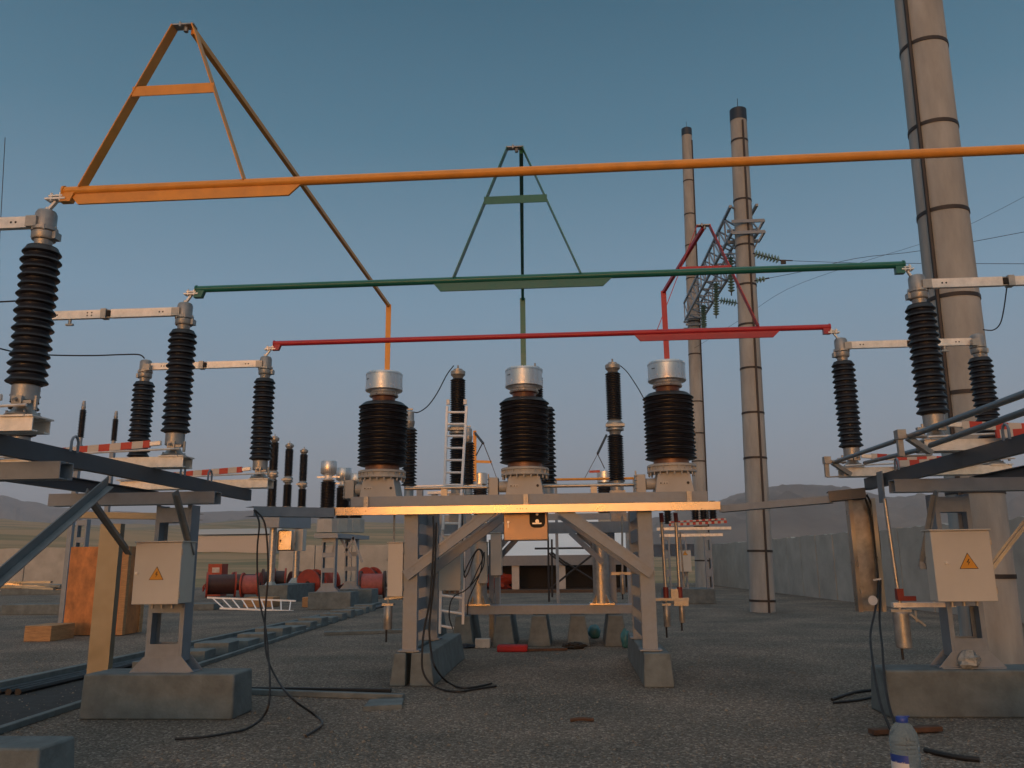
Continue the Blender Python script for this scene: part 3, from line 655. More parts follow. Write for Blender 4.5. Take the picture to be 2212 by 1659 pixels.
def side_frame(label, xi, xo, sg, y0, y1, cross_y, braces):
    t = thing('support_frame', label, 'steel frame', ((xi+xo)/2, (y0+y1)/2, ZL0))
    for x, f in ((xi, sg), (xo, -sg)):
        m = MB(); m.chan((x, y0, (ZL0+ZL1)/2), (x, y1, (ZL0+ZL1)/2), 0.07, ZL1-ZL0, 0.009, flip=f); part(t, 'long_beam', m, M['dsteel'])
    for y in cross_y:
        m = MB(); m.chan((min(xi, xo)-0.30, y-0.09, 2.41), (max(xi, xo)+0.30, y-0.09, 2.41), 0.07, 0.14, 0.009, flip=-1)
        m.chan((min(xi, xo)-0.30, y+0.09, 2.41), (max(xi, xo)+0.30, y+0.09, 2.41), 0.07, 0.14, 0.009, flip=1); part(t, 'cross_beam', m, M['steel'])
    for a, b, w in braces:
        m = MB(); a = Vector(a); b = Vector(b); m.bar(a, b, 0.012, w, up=(0.2, 0, 1)); m.bar(a+Vector((-0.03*sg, 0, -w*0.45)), b+Vector((-0.03*sg, 0, -w*0.45)), 0.06, 0.010, up=(0.2, 0, 1))
        part(t, 'brace', m, M['bluegal'])
    return t
LXi = P(543, 1071, y=11.0).x
# left frame: inner beam under the inner posts
brL = [(P(233, 1040, x=LXi+0.02), P(-60, 1290, x=LXi+0.25), 0.11),
       (P(185, 1065, x=LXi-0.10), P(275, 1190, y=9.25), 0.09),
       (P(378, 1062, x=LXi-0.02), P(412, 1190, y=9.25), 0.09)]
FL = side_frame('left dark blue grey frame under the three left disconnectors', LXi, -5.78, -1, 4.6, 11.0, (6.35, 9.25), brL)
for y in (6.85, 8.9, 9.6):
    m = MB(); x = LXi+0.03
    m.path([(x, y-0.05, ZL1-0.02), (x, y-0.05, ZL1+0.07), (x, y-0.03, ZL1+0.105), (x, y, ZL1+0.12), (x, y+0.03, ZL1+0.105), (x, y+0.05, ZL1+0.07), (x, y+0.05, ZL1-0.02)], 0.012, 6)
    part(FL, 'lifting_eye', m, M['steel'])
RXi = P(1866, 1036, y=10.95).x
brR = [(P(2022, 1060, x=RXi+0.05), P(1995, 1215, y=9.2), 0.10), (P(2230, 1110, y=9.4), P(2130, 1240, y=9.5), 0.07)]
FR = side_frame('right dark blue grey frame under the two right disconnectors', RXi, 5.2, 1, 4.6, 10.95, (6.35, 9.25), brR)
m = MB(); q = brR[0][1]; m.box((q.x-0.05, q.y-0.02, q.z-0.07), (q.x+0.05, q.y+0.0, q.z+0.04)); part(FR, 'gusset', m, M['steel'])
for y in (7.3, 9.75):
    m = MB(); x = RXi-0.03
    m.path([(x, y-0.05, ZL1-0.02), (x, y-0.05, ZL1+0.07), (x, y-0.03, ZL1+0.105), (x, y, ZL1+0.12), (x, y+0.03, ZL1+0.105), (x, y+0.05, ZL1+0.07), (x, y+0.05, ZL1-0.02)], 0.012, 6)
    part(FR, 'lifting_eye', m, M['steel'])
m = MB(); m.box((RXi-0.05, 10.2, 2.30), (RXi-0.03, 10.36, ZL1+0.02)); part(FR, 'end_bracket', m, M['steel'])
# drive rods of the right side
t = thing('drive_rod', 'pair of blue grey drive rods linking the two right disconnectors', 'drive rod', (RX, 9.5, 2.9))
m = MB()
def rod(a, b, r=0.024): m.tube(a, b, r, n=12)
rod(P(1806, 997, y=10.50), P(1936, 952, y=8.15)); rod(P(1966, 942, y=8.02), P(2290, 822, y=5.0), 0.026)
part(t, 'upper_rod', m, M['bluepipe'])
m = MB(); rod(P(1868, 1000, y=10.45), P(1984, 972, y=8.25)); rod(P(2010, 962, y=8.0), P(2290, 862, y=5.3), 0.026)
part(t, 'lower_rod', m, M['bluepipe'])
for (u, v, y) in ((1790, 1003, 10.55), (1950, 950, 8.08)):
    m = MB(); q = P(u, v, y=y)
    m.cbox((q.x-0.02, q.y, q.z+0.05), (0.08, 0.10, 0.09)); m.bar((q.x-0.03, q.y, q.z), (q.x-0.03, q.y, q.z-0.16), 0.05, 0.05); m.bar((q.x-0.03, q.y, q.z-0.16), (q.x+0.26, q.y+0.03, q.z-0.15), 0.05, 0.014)
    m.bar((q.x+0.05, q.y, q.z+0.02), (q.x+0.27, q.y+0.04, q.z-0.13), 0.06, 0.05); m.tube((q.x+0.02, q.y-0.05, q.z+0.03), (q.x+0.2, q.y-0.05, q.z+0.02), 0.02, n=8)
    part(t, 'crank_lever', m, M['cast'])
# pedestals, foundations and cabinets
PLY = 9.45
qa, qb = P(322, 1300, y=PLY-0.11), P(400, 1300, y=PLY-0.11)
pedestal('steel_column', 'grey plated column standing on the front left concrete block', (qa.x+qb.x)/2, PLY, 0.47, 2.34, (qb.x-qa.x), gp)
a = P(283, 1306, y=8.95); b = P(392, 1168, y=8.95)
a2 = P(283, 1306, y=8.95).x; b2 = P(384, 1306, y=8.95).x
cabinet('control_cabinet', 'beige cabinet with yellow lightning triangle on the left, above the front left block', (a2, a.z), (b2, b.z), 8.95, 0.34, M['cabinet'],
        'beige cabinets with a lightning triangle', sign=(P(338, 1243, y=8.95).x, P(338, 1243, y=8.95).z, 0.17), lock=(P(296, 1238, y=8.95).x, P(296, 1238, y=8.95).z))
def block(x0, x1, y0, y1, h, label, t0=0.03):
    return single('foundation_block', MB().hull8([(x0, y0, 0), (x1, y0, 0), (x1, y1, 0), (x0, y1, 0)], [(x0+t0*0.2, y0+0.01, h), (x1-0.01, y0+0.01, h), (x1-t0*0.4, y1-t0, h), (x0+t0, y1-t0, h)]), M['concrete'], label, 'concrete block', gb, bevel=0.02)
xa = P(172, 1545, z=0).x; xb = P(505, 1555, z=0).x
block(P(172, 1545, y=9.2).x, P(503, 1555, y=9.2).x, 9.18, 9.75, 0.475, 'wide concrete block at the front left under the plated column')
cb = P(90, 1614, y=6.35)
block(cb.x-1.6, cb.x+0.02, 6.3, 6.8, cb.z, 'concrete block cut by the bottom left corner of the picture', 0.03)
block(P(1920, 1550, y=9.42).x, 5.9, 9.38, 9.95, 0.475, 'wide concrete block at the right edge behind the water bottle')
qa, qb = P(2056, 1380, y=9.5), P(2140, 1380, y=9.5)
pedestal('steel_column', 'grey plated column on the right block under the right cabinet', (qa.x+qb.x)/2, 9.66, 0.475, 2.34, (qb.x-qa.x)*0.95, gp)
a = P(2029, 1300, y=8.95); b = P(2150, 1142, y=8.95); a2 = P(2027, 1300, y=8.95).x; b2 = P(2157, 1300, y=8.95).x
cabinet('control_cabinet', 'beige cabinet with yellow lightning triangle near the right edge', (a2, a.z), (b2, b.z), 8.95, 0.20, M['cabinet'],
        'beige cabinets with a lightning triangle', sign=(P(2092, 1217, y=8.95).x, P(2092, 1217, y=8.95).z, 0.19), lock=(P(2044, 1216, y=8.95).x, P(2044, 1216, y=8.95).z))
pedestal('steel_column', 'grey plated column on the bottom left corner block, outside the left edge', -5.55, 6.55, cb.z, 2.34, 0.40, gp)
block(3.95, 6.0, 6.3, 6.85, 0.475, 'concrete block outside the right edge, nearest the camera')
pedestal('steel_column', 'grey plated column outside the right edge, nearest the camera', 5.0, 6.55, 0.475, 2.34, 0.40, gp)
# clear plastic bag bundles on the blocks
for (u, v, y, lab) in ((345, 1425, 9.45, 'crumpled clear plastic inside the left plated column'), (2095, 1440, 9.5, 'crumpled clear plastic inside the right plated column')):
    m = MB(); q = P(u, v, y=y); vs = []; n1, n2 = 14, 8
    for j in range(n2+1):
        for i in range(n1):
            th_, ph_ = 2*PI*i/n1, PI*j/n2; rr_ = 0.11*(1+random.uniform(-0.3, 0.3))
            vs.append((q.x+rr_*1.1*math.sin(ph_)*math.cos(th_), q.y+rr_*0.8*math.sin(ph_)*math.sin(th_), 0.56-rr_*0.85*math.cos(ph_)))
    m.add(vs, [(j*n1+i, j*n1+(i+1) % n1, (j+1)*n1+(i+1) % n1, (j+1)*n1+i) for j in range(n2) for i in range(n1)])
    single('plastic_bundle', m, M['plastic'], lab, 'plastic', 'plastic bundles in the columns')

# ------------------------------------------------------------ galvanised vertical trays and side trays
def utray(label, ul, ur, vt, vb, y, dep, group='galvanised cable risers'):
    a = P(ul, vb, y=y); b = P(ur, vb, y=y); tp = P((ul+ur)/2, vt, y=y)
    t = thing('cable_riser', label, 'cable riser', ((a.x+b.x)/2, y+dep, a.z), group); x0, x1 = a.x, b.x
    m = MB(); m.box((x0, y+dep, a.z), (x1, y+dep+0.004, tp.z)); part(t, 'back_plate', m, M['gtube'])
    for x, s in ((x0, 1), (x1, -1)):
        m = MB(); m.box((x, y+0.006, a.z), (x+s*0.004, y+dep-0.001, tp.z)); m.box((x, y, a.z), (x+s*0.05, y+0.004, tp.z)); part(t, 'side_flange', m, M['galv'])
    return t
utray('open galvanised riser holding black cables at the end of the right frame', 1856, 1916, 1076, 1322, 11.05, 0.14)
m = MB(); a = P(192, 1450, y=10.6); b = P(238, 1450, y=10.6); tp = P(230, 1132, y=10.6)
m.chan(((a.x+b.x)/2+0.14, 10.6, 0), ((a.x+b.x)/2+0.14, 10.6, tp.z), 0.28, 0.10, 0.005, up=(0,1,0), flip=1); m.box(((a.x+b.x)/2-0.14, 10.545, 0), ((a.x+b.x)/2+0.14, 10.549, tp.z))
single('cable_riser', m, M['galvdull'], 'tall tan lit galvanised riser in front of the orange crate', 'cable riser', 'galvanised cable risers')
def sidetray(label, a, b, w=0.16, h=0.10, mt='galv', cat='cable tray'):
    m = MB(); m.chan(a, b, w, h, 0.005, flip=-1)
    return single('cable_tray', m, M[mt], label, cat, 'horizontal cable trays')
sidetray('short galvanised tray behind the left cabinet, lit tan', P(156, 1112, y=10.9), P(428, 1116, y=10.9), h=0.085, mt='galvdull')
sidetray('dull grey tray running from the left frame to the warm central tray', P(548, 1104, y=10.7), P(722, 1107, y=11.58), w=0.25, h=0.13, mt='steel')
sidetray('dull green grey tray running from the warm central tray to the right frame', P(1553, 1099, y=11.66), P(1795, 1078, y=11.05), w=0.22, h=0.09, mt='steel')
sidetray('dark short tray end beside the right cable riser', P(1790, 1072, y=11.0), P(1870, 1064, y=10.9), w=0.3, h=0.13, mt='dsteel')

# ------------------------------------------------------------ cables
def cable(label, pts, r=0.014, group='loose black cables', mt='black'):
    m = MB(); m.path(smooth_pts(pts, 5), r, 8)
    return single('cable', m, M[mt], label, 'cable', group)
def cz(z): return [(900+z[0]/2.765)/1.3021, (1380+z[1]/2.765)/1.3021]
def cabpts(lst, y, ground_from):
    o = []
    for k, (a, b) in enumerate(lst):
        u, v = cz((a, b)); o.append(P(u, v, z=0.02) if k >= ground_from else P(u, v, y=y-(0.04*k)))
    return o
cable('outer of two black cables looping from the central left pillar to the gravel', cabpts([(880,200),(885,330),(880,480),(868,700),(850,880),(810,1080),(795,1250),(800,1400),(860,1500),(960,1550),(1080,1562),(1200,1545),(1370,1520)], 11.6, 9))
cable('inner of two black cables looping from the central left pillar to the gravel', cabpts([(905,250),(900,420),(895,560),(885,730),(862,930),(850,1100),(870,1280),(900,1380),(980,1480),(1080,1530),(1190,1530),(1335,1500)], 11.62, 8))
cable('left black cable dangling from the left frame beside the white ladder', [P(549,1102,y=10.6), P(560,1130,y=10.5), P(556,1180,y=10.5), P(556,1240,y=10.45), P(561,1300,y=10.4), P(574,1360,y=10.2), P(580,1420,y=9.9), P(583,1470,y=9.5), P(581,1520,y=9.2), P(565,1552,z=0.02), P(530,1575,z=0.02), P(490,1584,z=0.02), P(440,1592,z=0.02), P(378,1596,z=0.02)], 0.012)
cable('right black cable dangling from the left frame beside the white ladder', [P(552,1103,y=10.6), P(570,1125,y=10.5), P(577,1170,y=10.5), P(579,1240,y=10.45), P(574,1310,y=10.4), P(572,1370,y=10.2), P(577,1420,y=9.9), P(600,1470,y=9.6), P(632,1510,y=9.0), P(680,1545,z=0.02), P(696,1565,z=0.02), P(660,1590,z=0.02)], 0.012)
cable('left black cable hanging out of the right galvanised riser', [P(1868,1072,y=11.1), P(1882,1120,y=11.12), P(1893,1200,y=11.1), P(1897,1270,y=11.0), P(1890,1320,y=10.7), P(1880,1370,y=10.2), P(1884,1420,y=9.6), P(1893,1480,y=9.0), P(1905,1530,y=8.5), P(1922,1572,y=8.2), P(1932,1600,z=0.02)], 0.014)
cable('right black cable hanging out of the right galvanised riser', [P(1872,1068,y=11.12), P(1890,1110,y=11.14), P(1901,1190,y=11.12), P(1902,1280,y=11.0), P(1900,1340,y=10.6), P(1906,1400,y=9.9), P(1911,1470,y=9.2), P(1922,1530,y=8.6), P(1938,1575,y=8.2), P(1946,1600,z=0.02)], 0.014)
cable('black cable loop on the steel tube behind the ladder', [P((1160+a/6.912)/1.3021, (1400+b/6.912)/1.3021, y=16.6) for a, b in ((900,1640),(1000,1480),(1080,1300),(1180,1120),(1260,1010),(1330,1010),(1375,1100),(1340,1250),(1260,1420),(1180,1600),(1120,1700))], 0.012)
cable('thin black jumper from the ladder insulator to the post behind the left transformer', [P(980,790,y=17), P(965,810,y=16.7), P(945,848,y=16.5), P(925,876,y=16.3), P(905,890,y=16), P(893,890,y=15.8)], 0.012)
cable('thin black jumper sloping behind the right transformer', [P(1340,790,y=17), P(1356,805,y=16.9), P(1378,838,y=16.5), P(1392,862,y=16.2), P(1410,880,y=16)], 0.010)
cable('thin grey wire meeting the outer left insulator', [P(-40,742,y=9.5), P(40,762,y=10.3), P(110,767,y=10.6), P(200,768,y=10.8), P(262,766,y=10.83), P(300,766,y=10.83), P(312,774,y=10.83)], 0.010)
cable('thin grey wire at the left edge beside the nearest insulator', [P(-60,655,y=8.4), P(0,652,y=8.4), P(40,650,y=8.38), P(60,650,y=8.38)], 0.010)
cable('thin dark jumper hanging from the far right contact head', [P(2123,712,y=10.74), P(2145,713,y=10.7), P(2160,700,y=10.7), P(2168,670,y=10.6), P(2175,620,y=10.4)], 0.008)
# white cable tags
m = MB(); q = P(1885, 1297, y=10.75); m.tube((q.x, q.y-0.01, q.z), (q.x, q.y-0.006, q.z), 0.058, n=20); single('cable_tag', m, M['white'], 'round white tag tied to the cables at the right riser', 'cable tag', 'white cable tags')
m = MB(); q = P(1893, 1252, y=10.95); m.bar((q.x-0.05, q.y-0.03, q.z-0.005), (q.x+0.05, q.y-0.03, q.z+0.01), 0.006, 0.02); single('cable_tag', m, M['white'], 'small flat white tag just above the round tag', 'cable tag', 'white cable tags')

# ------------------------------------------------------------ right drive, bottle, plank and ground litter
t = can('spring_cylinder', 'tall grey cylinder hanging beside the right plated column', 1936, 1962, 1322, 1400, 9.6, 0.12)
q = P(1945, 1322, y=9.6); m = MB(); m.box((P(1928, 1300, y=9.6).x, 9.58, q.z+0.05), (P(2062, 1300, y=9.6).x, 9.66, q.z+0.10)); part(t, 'slotted_bracket', m, M['alu'])
m = MB(); m.tube((P(1913, 1100, y=9.6).x, 9.6, 2.30), (P(1942, 1290, y=9.6).x, 9.6, q.z+0.1), 0.022, n=10); part(t, 'drive_rod', m, M['gtube'])
m = MB(); m.cbox((P(1942, 1290, y=9.6).x, 9.58, q.z+0.19), (0.07, 0.07, 0.12)); m.box((P(1938, 1290, y=9.6).x, 9.55, q.z+0.12), (P(1975, 1290, y=9.6).x, 9.62, q.z+0.17)); part(t, 'red_coupling', m, M['darkred'])
m = MB(); m.bar((P(1960, 1310, y=9.55).x, 9.5, q.z-0.02), (P(1990, 1310, y=9.55).x, 9.5, q.z-0.14), 0.03, 0.02); m.tube((P(1972, 1310, y=9.55).x, 9.5, q.z+0.02), (P(1972, 1310, y=9.55).x, 9.5, q.z-0.10), 0.012, n=6); part(t, 'crank', m, M['cast'])
# bottle
bq = P(1962, 1688, z=0); BR = 0.105
def glassy(name, c, rough, tr):
    m = mat(name, c, rough, var=0.05); b = m.node_tree.nodes['Principled BSDF']; b.inputs['Transmission Weight'].default_value = tr; b.inputs['IOR'].default_value = 1.12; return m
M['bottle'] = glassy('clear_plastic', (0.62, 0.76, 0.84), 0.14, 0.86)
t = thing('water_bottle', 'large ribbed clear water bottle with blue cap at the bottom right', 'bottle', bq)
bh = P(1955, 1548, y=bq.y).z; m = MB(); p = [(BR*0.86, 0.0), (BR, 0.02)]
hb = bh*0.66
for k in range(9):
    z = 0.03+(hb-0.05)*k/9; dz = (hb-0.05)/9; p += [(BR, z), (BR*0.955, z+dz*0.4), (BR, z+dz*0.85)]
p += [(BR*0.99, hb), (BR*0.9, hb+(bh-hb)*0.3), (BR*0.66, hb+(bh-hb)*0.58), (BR*0.36, hb+(bh-hb)*0.78), (BR*0.33, bh-0.03)]
m.lathe(p, bq, 32); part(t, 'body', m, M['bottle'])
m = MB(); m.lathe([(BR*0.40, bh-0.04), (BR*0.42, bh-0.03), (BR*0.42, bh-0.006), (BR*0.38, bh)], bq, 20); m.box((bq.x+0.02, bq.y-0.01, bq.z+bh-0.003), (bq.x+0.055, bq.y+0.005, bq.z+bh+0.006)); part(t, 'cap', m, M['capblue'])
m = MB()
for (z0_, z1_, i) in ((0.035, 0.085, 2), (0.085, 0.145, 1), (0.145, 0.20, 0)):
    m.cur = i; k = 12
    for j in range(k):
        a0, a1 = R(170+90*j/k), R(170+90*(j+1)/k); rr_ = BR+0.002
        m.add([(bq.x+rr_*math.cos(a0), bq.y+rr_*math.sin(a0), z0_), (bq.x+rr_*math.cos(a1), bq.y+rr_*math.sin(a1), z0_), (bq.x+rr_*math.cos(a1), bq.y+rr_*math.sin(a1), z1_+(0.012 if i == 1 and j % 4 < 2 else 0)), (bq.x+rr_*math.cos(a0), bq.y+rr_*math.sin(a0), z1_)], [(0,1,2,3)])
M['labgreen'] = mat('label_green', (0.05, 0.22, 0.12), 0.5)
part(t, 'label', m, [M['capblue'], M['white'], M['labgreen']])
a, b = P(1882, 1584, z=0.02), P(2030, 1576, z=0.02); m = MB(); m.bar(a+Vector((0,0,0.015)), b+Vector((0,0,0.015)), 0.10, 0.045); single('plank', m, M['rust'], 'short rust brown plank lying behind the water bottle', 'plank', bevel=0.004)
for (pts, lab, r_) in (([(1797,1511),(1830,1500),(1860,1493),(1893,1490)], 'thin black pipe on the gravel left of the right block', 0.018), ([(1800,1518),(1850,1513),(1893,1504)], 'second thin black pipe on the gravel left of the right block', 0.014), ([(1998,1620),(2040,1630),(2080,1637),(2116,1641)], 'black pipe lying right of the water bottle', 0.022)):
    m = MB(); m.path(smooth_pts([P(u, v, z=r_) for u, v in pts]), r_, 8); single('pipe', m, M['black'], lab, 'pipe')
m = MB(); m.path(smooth_pts([P(1232,1556,z=0.015), P(1255,1553,z=0.03), P(1282,1555,z=0.015)]), 0.02, 6); single('twig', m, M['rust'], 'small brown stick lying alone on the middle gravel', 'stick')
# litter under the central frame
yb = 15.9
def lbox(name, mt, u0, u1, v0, v1, y, dep, label, cat, bev=0.01):
    a = P(u0, v1, z=0); y = a.y; a = P(u0, v1, y=y); b = P(u1, v0, y=y); m = MB(); m.box((a.x, y, 0.0), (b.x, y+dep, b.z)); return single(name, m, M[mt], label, cat, bevel=bev)
lbox('tool_bag', 'bagred', 1073, 1139, 1394, 1409, yb, 0.25, 'long red tool bag lying on the gravel', 'bag', 0.03)
lbox('carton', 'card', 1026, 1058, 1380, 1400, yb, 0.2, 'small white carton beside the ladder foot', 'carton')
lbox('timber_board', 'card', 963, 1026, 1374, 1383, 18, 0.2, 'pale board under the foot of the upright ladder', 'board', 0.004)
m = MB(); q = P(1045, 1388, z=0); m.box((P(1040, 1388, y=q.y-0.1).x, P(1040,1399,z=0).y-0.003, 0.06), (P(1046, 1388, y=q.y).x, P(1040,1399,z=0).y-0.001, 0.12)); 
def lump(label, name, mt, q, sx, sy, sz, seed, cat, jag=0.25):
    rnd = random.Random(seed); m = MB(); vs = []; n1, n2 = 16, 9
    for j in range(n2+1):
        for i in range(n1):
            a, b = 2*PI*i/n1, PI*j/n2; k = 1+rnd.uniform(-jag, jag)
            vs.append((q.x+sx*k*math.sin(b)*math.cos(a), q.y+sy*k*math.sin(b)*math.sin(a), max(0.0, sz*0.9-sz*k*math.cos(b))))
    m.add(vs, [(j*n1+i, j*n1+(i+1) % n1, (j+1)*n1+(i+1) % n1, (j+1)*n1+i) for j in range(n2) for i in range(n1)])
    return single(name, m, M[mt], label, cat)
lump('crumpled white bag beside the carton', 'bag', 'cloth', P(1006, 1393, z=0), 0.20, 0.15, 0.09, 3, 'bag')
lump('dark blue rag in front of the white bag', 'rag', 'navy', P(1000, 1400, z=0), 0.25, 0.12, 0.04, 5, 'rag')
lump('teal plastic ball shaped bag by the far blocks', 'bag', 'teal', P(1284, 1379, z=0), 0.14, 0.14, 0.15, 9, 'bag', 0.1)
lump('teal rag hanging behind the central right block', 'bag', 'teal', P(1352, 1400, z=0), 0.09, 0.1, 0.18, 12, 'bag', 0.2)
lump('small dark heap at the end of the brown stick', 'rag', 'dark', P(1240, 1402, z=0), 0.20, 0.1, 0.06, 15, 'rag', 0.35)
m = MB(); a = P(1139, 1404, z=0.03); b = P(1225, 1402, z=0.03); m.bar(a, b, 0.07, 0.04); single('timber_stick', m, M['rust'], 'thin brown stick lying right of the red tool bag', 'stick')
# kerbs, trench
def strip(name, a, b, w, h, mt, label, cat, group=None):
    m = MB(); a = Vector(a); b = Vector(b); a.z = b.z = h/2; m.bar(a, b, w, h); return single(name, m, M[mt], label, cat, group, bevel=0.01)
strip('kerb', P(532, 1500, z=0), P(872, 1512, z=0), 0.10, 0.07, 'concrete', 'low concrete kerb running right from the front left block', 'kerb', 'low concrete kerbs')
strip('pipe', P(532, 1492, z=0), P(845, 1496, z=0), 0.05, 0.05, 'black', 'black pipe laid along the low kerb near the front left block', 'pipe')
strip('kerb', P(700, 1372, z=0), P(880, 1366, z=0), 0.25, 0.08, 'concrete', 'flat concrete strip behind the central left pillar', 'kerb', 'low concrete kerbs')
m = MB(); a = P(785, 1522, z=0); m.add([(P(u, v, z=0.05).x, P(u, v, z=0.05).y, z) for z in (0.0, 0.05) for u, v in ((785,1526),(868,1522),(872,1508),(800,1510))], [(3,2,1,0),(4,5,6,7),(0,1,5,4),(1,2,6,5),(2,3,7,6),(3,0,4,7)]); single('concrete_slab', m, M['concrete'], 'pale flat slab at the foot of the central left block', 'slab')
tr0a, tr0b = Vector((-8.2, 10.2, 0)), Vector((-8.05, 36, 0)); tr1a, tr1b = Vector((-6.15, 8.0, 0)), Vector((-7.6, 32, 0))
t0, t1 = P(-40, 1502, z=0), P(820, 1308, z=0); u0, u1 = P(-40, 1598, z=0), P(800, 1318, z=0)
strip('trench_edge', t0, t1, 0.12, 0.13, 'concrete', 'far concrete rim of the cable trench', 'trench rim', 'rims of the cable trench')
strip('trench_edge', u0, u1, 0.09, 0.07, 'concrete', 'near concrete rim of the cable trench', 'trench rim', 'rims of the cable trench')
m = MB()
for k, off in enumerate((0.22, 0.34, 0.47)):
    pts = [t0 + (t1-t0)*s + Vector((off + 0.03*math.sin(9*s+k), 0, 0.04)) for s in [i/14 for i in range(15)]]; m.path(pts, 0.045, 8)
single('trench_cables', m, M['black'], 'bundle of thick black cables inside the cable trench', 'cables')
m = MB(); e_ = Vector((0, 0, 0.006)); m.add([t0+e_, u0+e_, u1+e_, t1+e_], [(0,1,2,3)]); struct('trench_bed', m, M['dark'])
for k in range(15):
    s = 0.20 + 0.052*k; c1 = u0 + (u1-u0)*s; c0 = t0 + (t1-t0)*s; w = (c1-c0)
    mid = c0 + w*0.68; m = MB(); hw = 0.26 if k % 3 else 0.34; h = 0.17+0.03*((k*7) % 3)
    m.box((mid.x-0.33, mid.y-hw, 0.0), (mid.x+0.33, mid.y+hw, h)); o = single('trench_cover', m, M['concrete'], 'loose concrete cover standing in a row inside the cable trench', 'trench cover', 'concrete covers in the cable trench', bevel=0.01)
    o.rotation_euler = (0, 0, random.uniform(-0.08, 0.08))

# ------------------------------------------------------------ breakers behind the central frame (y about 17.5)
BY = 17.4
def breaker(x, y, zb, zm, zt, label, group, s=1.0, n=24, jum=True):
    t = thing('circuit_breaker', label, 'circuit breaker', (x, y, zb-0.2), group)
    k = s
    m = MB(); m.lathe([(0.14*k, zb-0.2), (0.14*k, zb-0.02), (0.17*k, zb-0.015), (0.17*k, zb)], (x, y, 0), n); part(t, 'base', m, M['cast'])
    m = MB(); m.lathe(shed_profile(20, zb, zm-0.18*k, 0.135*k, 0.175*k), (x, y, 0), n); part(t, 'lower_insulator', m, M['porcelain'])
    m = MB(); m.lathe([(0.11*k, zm-0.18*k), (0.13*k, zm-0.1*k), (0.19*k, zm-0.08*k), (0.19*k, zm-0.04*k), (0.13*k, zm), (0.19*k, zm+0.03*k), (0.19*k, zm+0.07*k), (0.15*k, zm+0.12*k), (0.12*k, zm+0.16*k)], (x, y, 0), n)
    m.box((x-0.2*k, y-0.2*k, zm-0.02*k), (x+0.2*k, y-0.05*k, zm+0.04*k)); part(t, 'middle_flange', m, M['cast'])
    m = MB(); m.lathe(shed_profile(20, zm+0.16*k, zt-0.22*k, 0.13*k, 0.17*k), (x, y, 0), n); part(t, 'upper_insulator', m, M['porcelain'])
    m = MB(); m.lathe([(0.10*k, zt-0.22*k), (0.12*k, zt-0.17*k), (0.16*k, zt-0.13*k), (0.165*k, zt-0.06*k), (0.15*k, zt-0.04*k), (0.10*k, zt-0.035*k), (0.10*k, zt)], (x, y, 0), n)
    m.box((x-0.03, y-0.16*k, zt-0.05), (x+0.03, y+0.1, zt-0.02)); m.tube((x, y, zt), (x, y, zt+0.09*k), 0.02, n=8); part(t, 'top_terminal', m, M['cast'])
    return t
gbk = 'two stage breaker poles behind the transformers'
bx = [P(989, 920, y=BY).x, P(1158, 920, y=BY).x, P(1328, 920, y=BY).x]
zb_, zm_, zt_ = P(990, 1046, y=BY).z, P(1330, 922, y=BY).z, P(988, 798, y=BY).z
for i, lab in enumerate(('two stage breaker pole behind the upright ladder, left of the middle transformer', 'two stage breaker pole almost hidden behind the middle transformer', 'two stage breaker pole standing between the middle and right transformers')):
    breaker(bx[i], BY, zb_, zm_+(0.0), zt_+0.05*(i == 2), lab, gbk)
G = thing('support_frame', 'rear frame on two round tubes under the breaker poles, seen through the central frame', 'steel frame', (-0.7, BY, 0.55))
z0, z1 = P(1200, 1152, y=BY).z, P(1200, 1129, y=BY).z
m = MB(); m.box((bx[0]-0.5, BY-0.18, z0), (bx[2]+0.5, BY+0.18, z1)); part(G, 'top_beam', m, M['steel'])
for x in bx:
    m = MB(); m.box((x-0.16, BY-0.16, z1+0.002), (x+0.16, BY+0.16, zb_-0.2)); part(G, 'mechanism_housing', m, M['cast'])
zt0, zt1 = P(1200, 1325, y=BY).z, P(1200, 1306, y=BY).z
m = MB(); m.chan((P(1008, 1315, y=BY).x, BY-0.2, (zt0+zt1)/2), (P(1368, 1315, y=BY).x, BY-0.2, (zt0+zt1)/2), 0.40, zt1-zt0, 0.01, flip=-1); part(G, 'bottom_beam', m, M['steel'])
for u in (1035, 1300):
    q = P(u, 1300, y=BY); m = MB(); m.tube((q.x, BY, zt1+0.0), (q.x, BY, z0), 0.165, n=24); tb = part(G, 'round_tube', m, M['gtube'])
    m = MB()
    for a in (0.6, 2.2, 3.9, 5.4):
        c_, s_ = math.cos(a), math.sin(a); m.add([(q.x+c_*0.12, BY+s_*0.12, zt1+0.27), (q.x+c_*0.28, BY+s_*0.28, zt1+0.03), (q.x+c_*0.12, BY+s_*0.12, zt1+0.03), (q.x+c_*0.12+0.02*s_, BY+s_*0.12-0.02*c_, zt1+0.27), (q.x+c_*0.28+0.02*s_, BY+s_*0.28-0.02*c_, zt1+0.03), (q.x+c_*0.12+0.02*s_, BY+s_*0.12-0.02*c_, zt1+0.03)], [(0,1,2),(5,4,3),(0,3,4,1),(1,4,5,2),(2,5,3,0)])
    m.cbox((q.x, BY, zt1+0.016), (0.5, 0.5, 0.03)); part(tb, 'foot_gusset', m, M['galv'])
for a, b in ((P(1232,1150,y=BY-0.2), P(1302,1215,y=BY-0.2)), (P(1248,1150,y=BY+0.1), P(1306,1200,y=BY+0.1)), (P(1108,1150,y=BY-0.2), P(1058,1205,y=BY-0.2)), (P(1120,1160,y=BY+0.1), P(1062,1222,y=BY+0.1))):
    m = MB(); m.bar(a, b, 0.05, 0.11); part(G, 'brace', m, M['steel'])
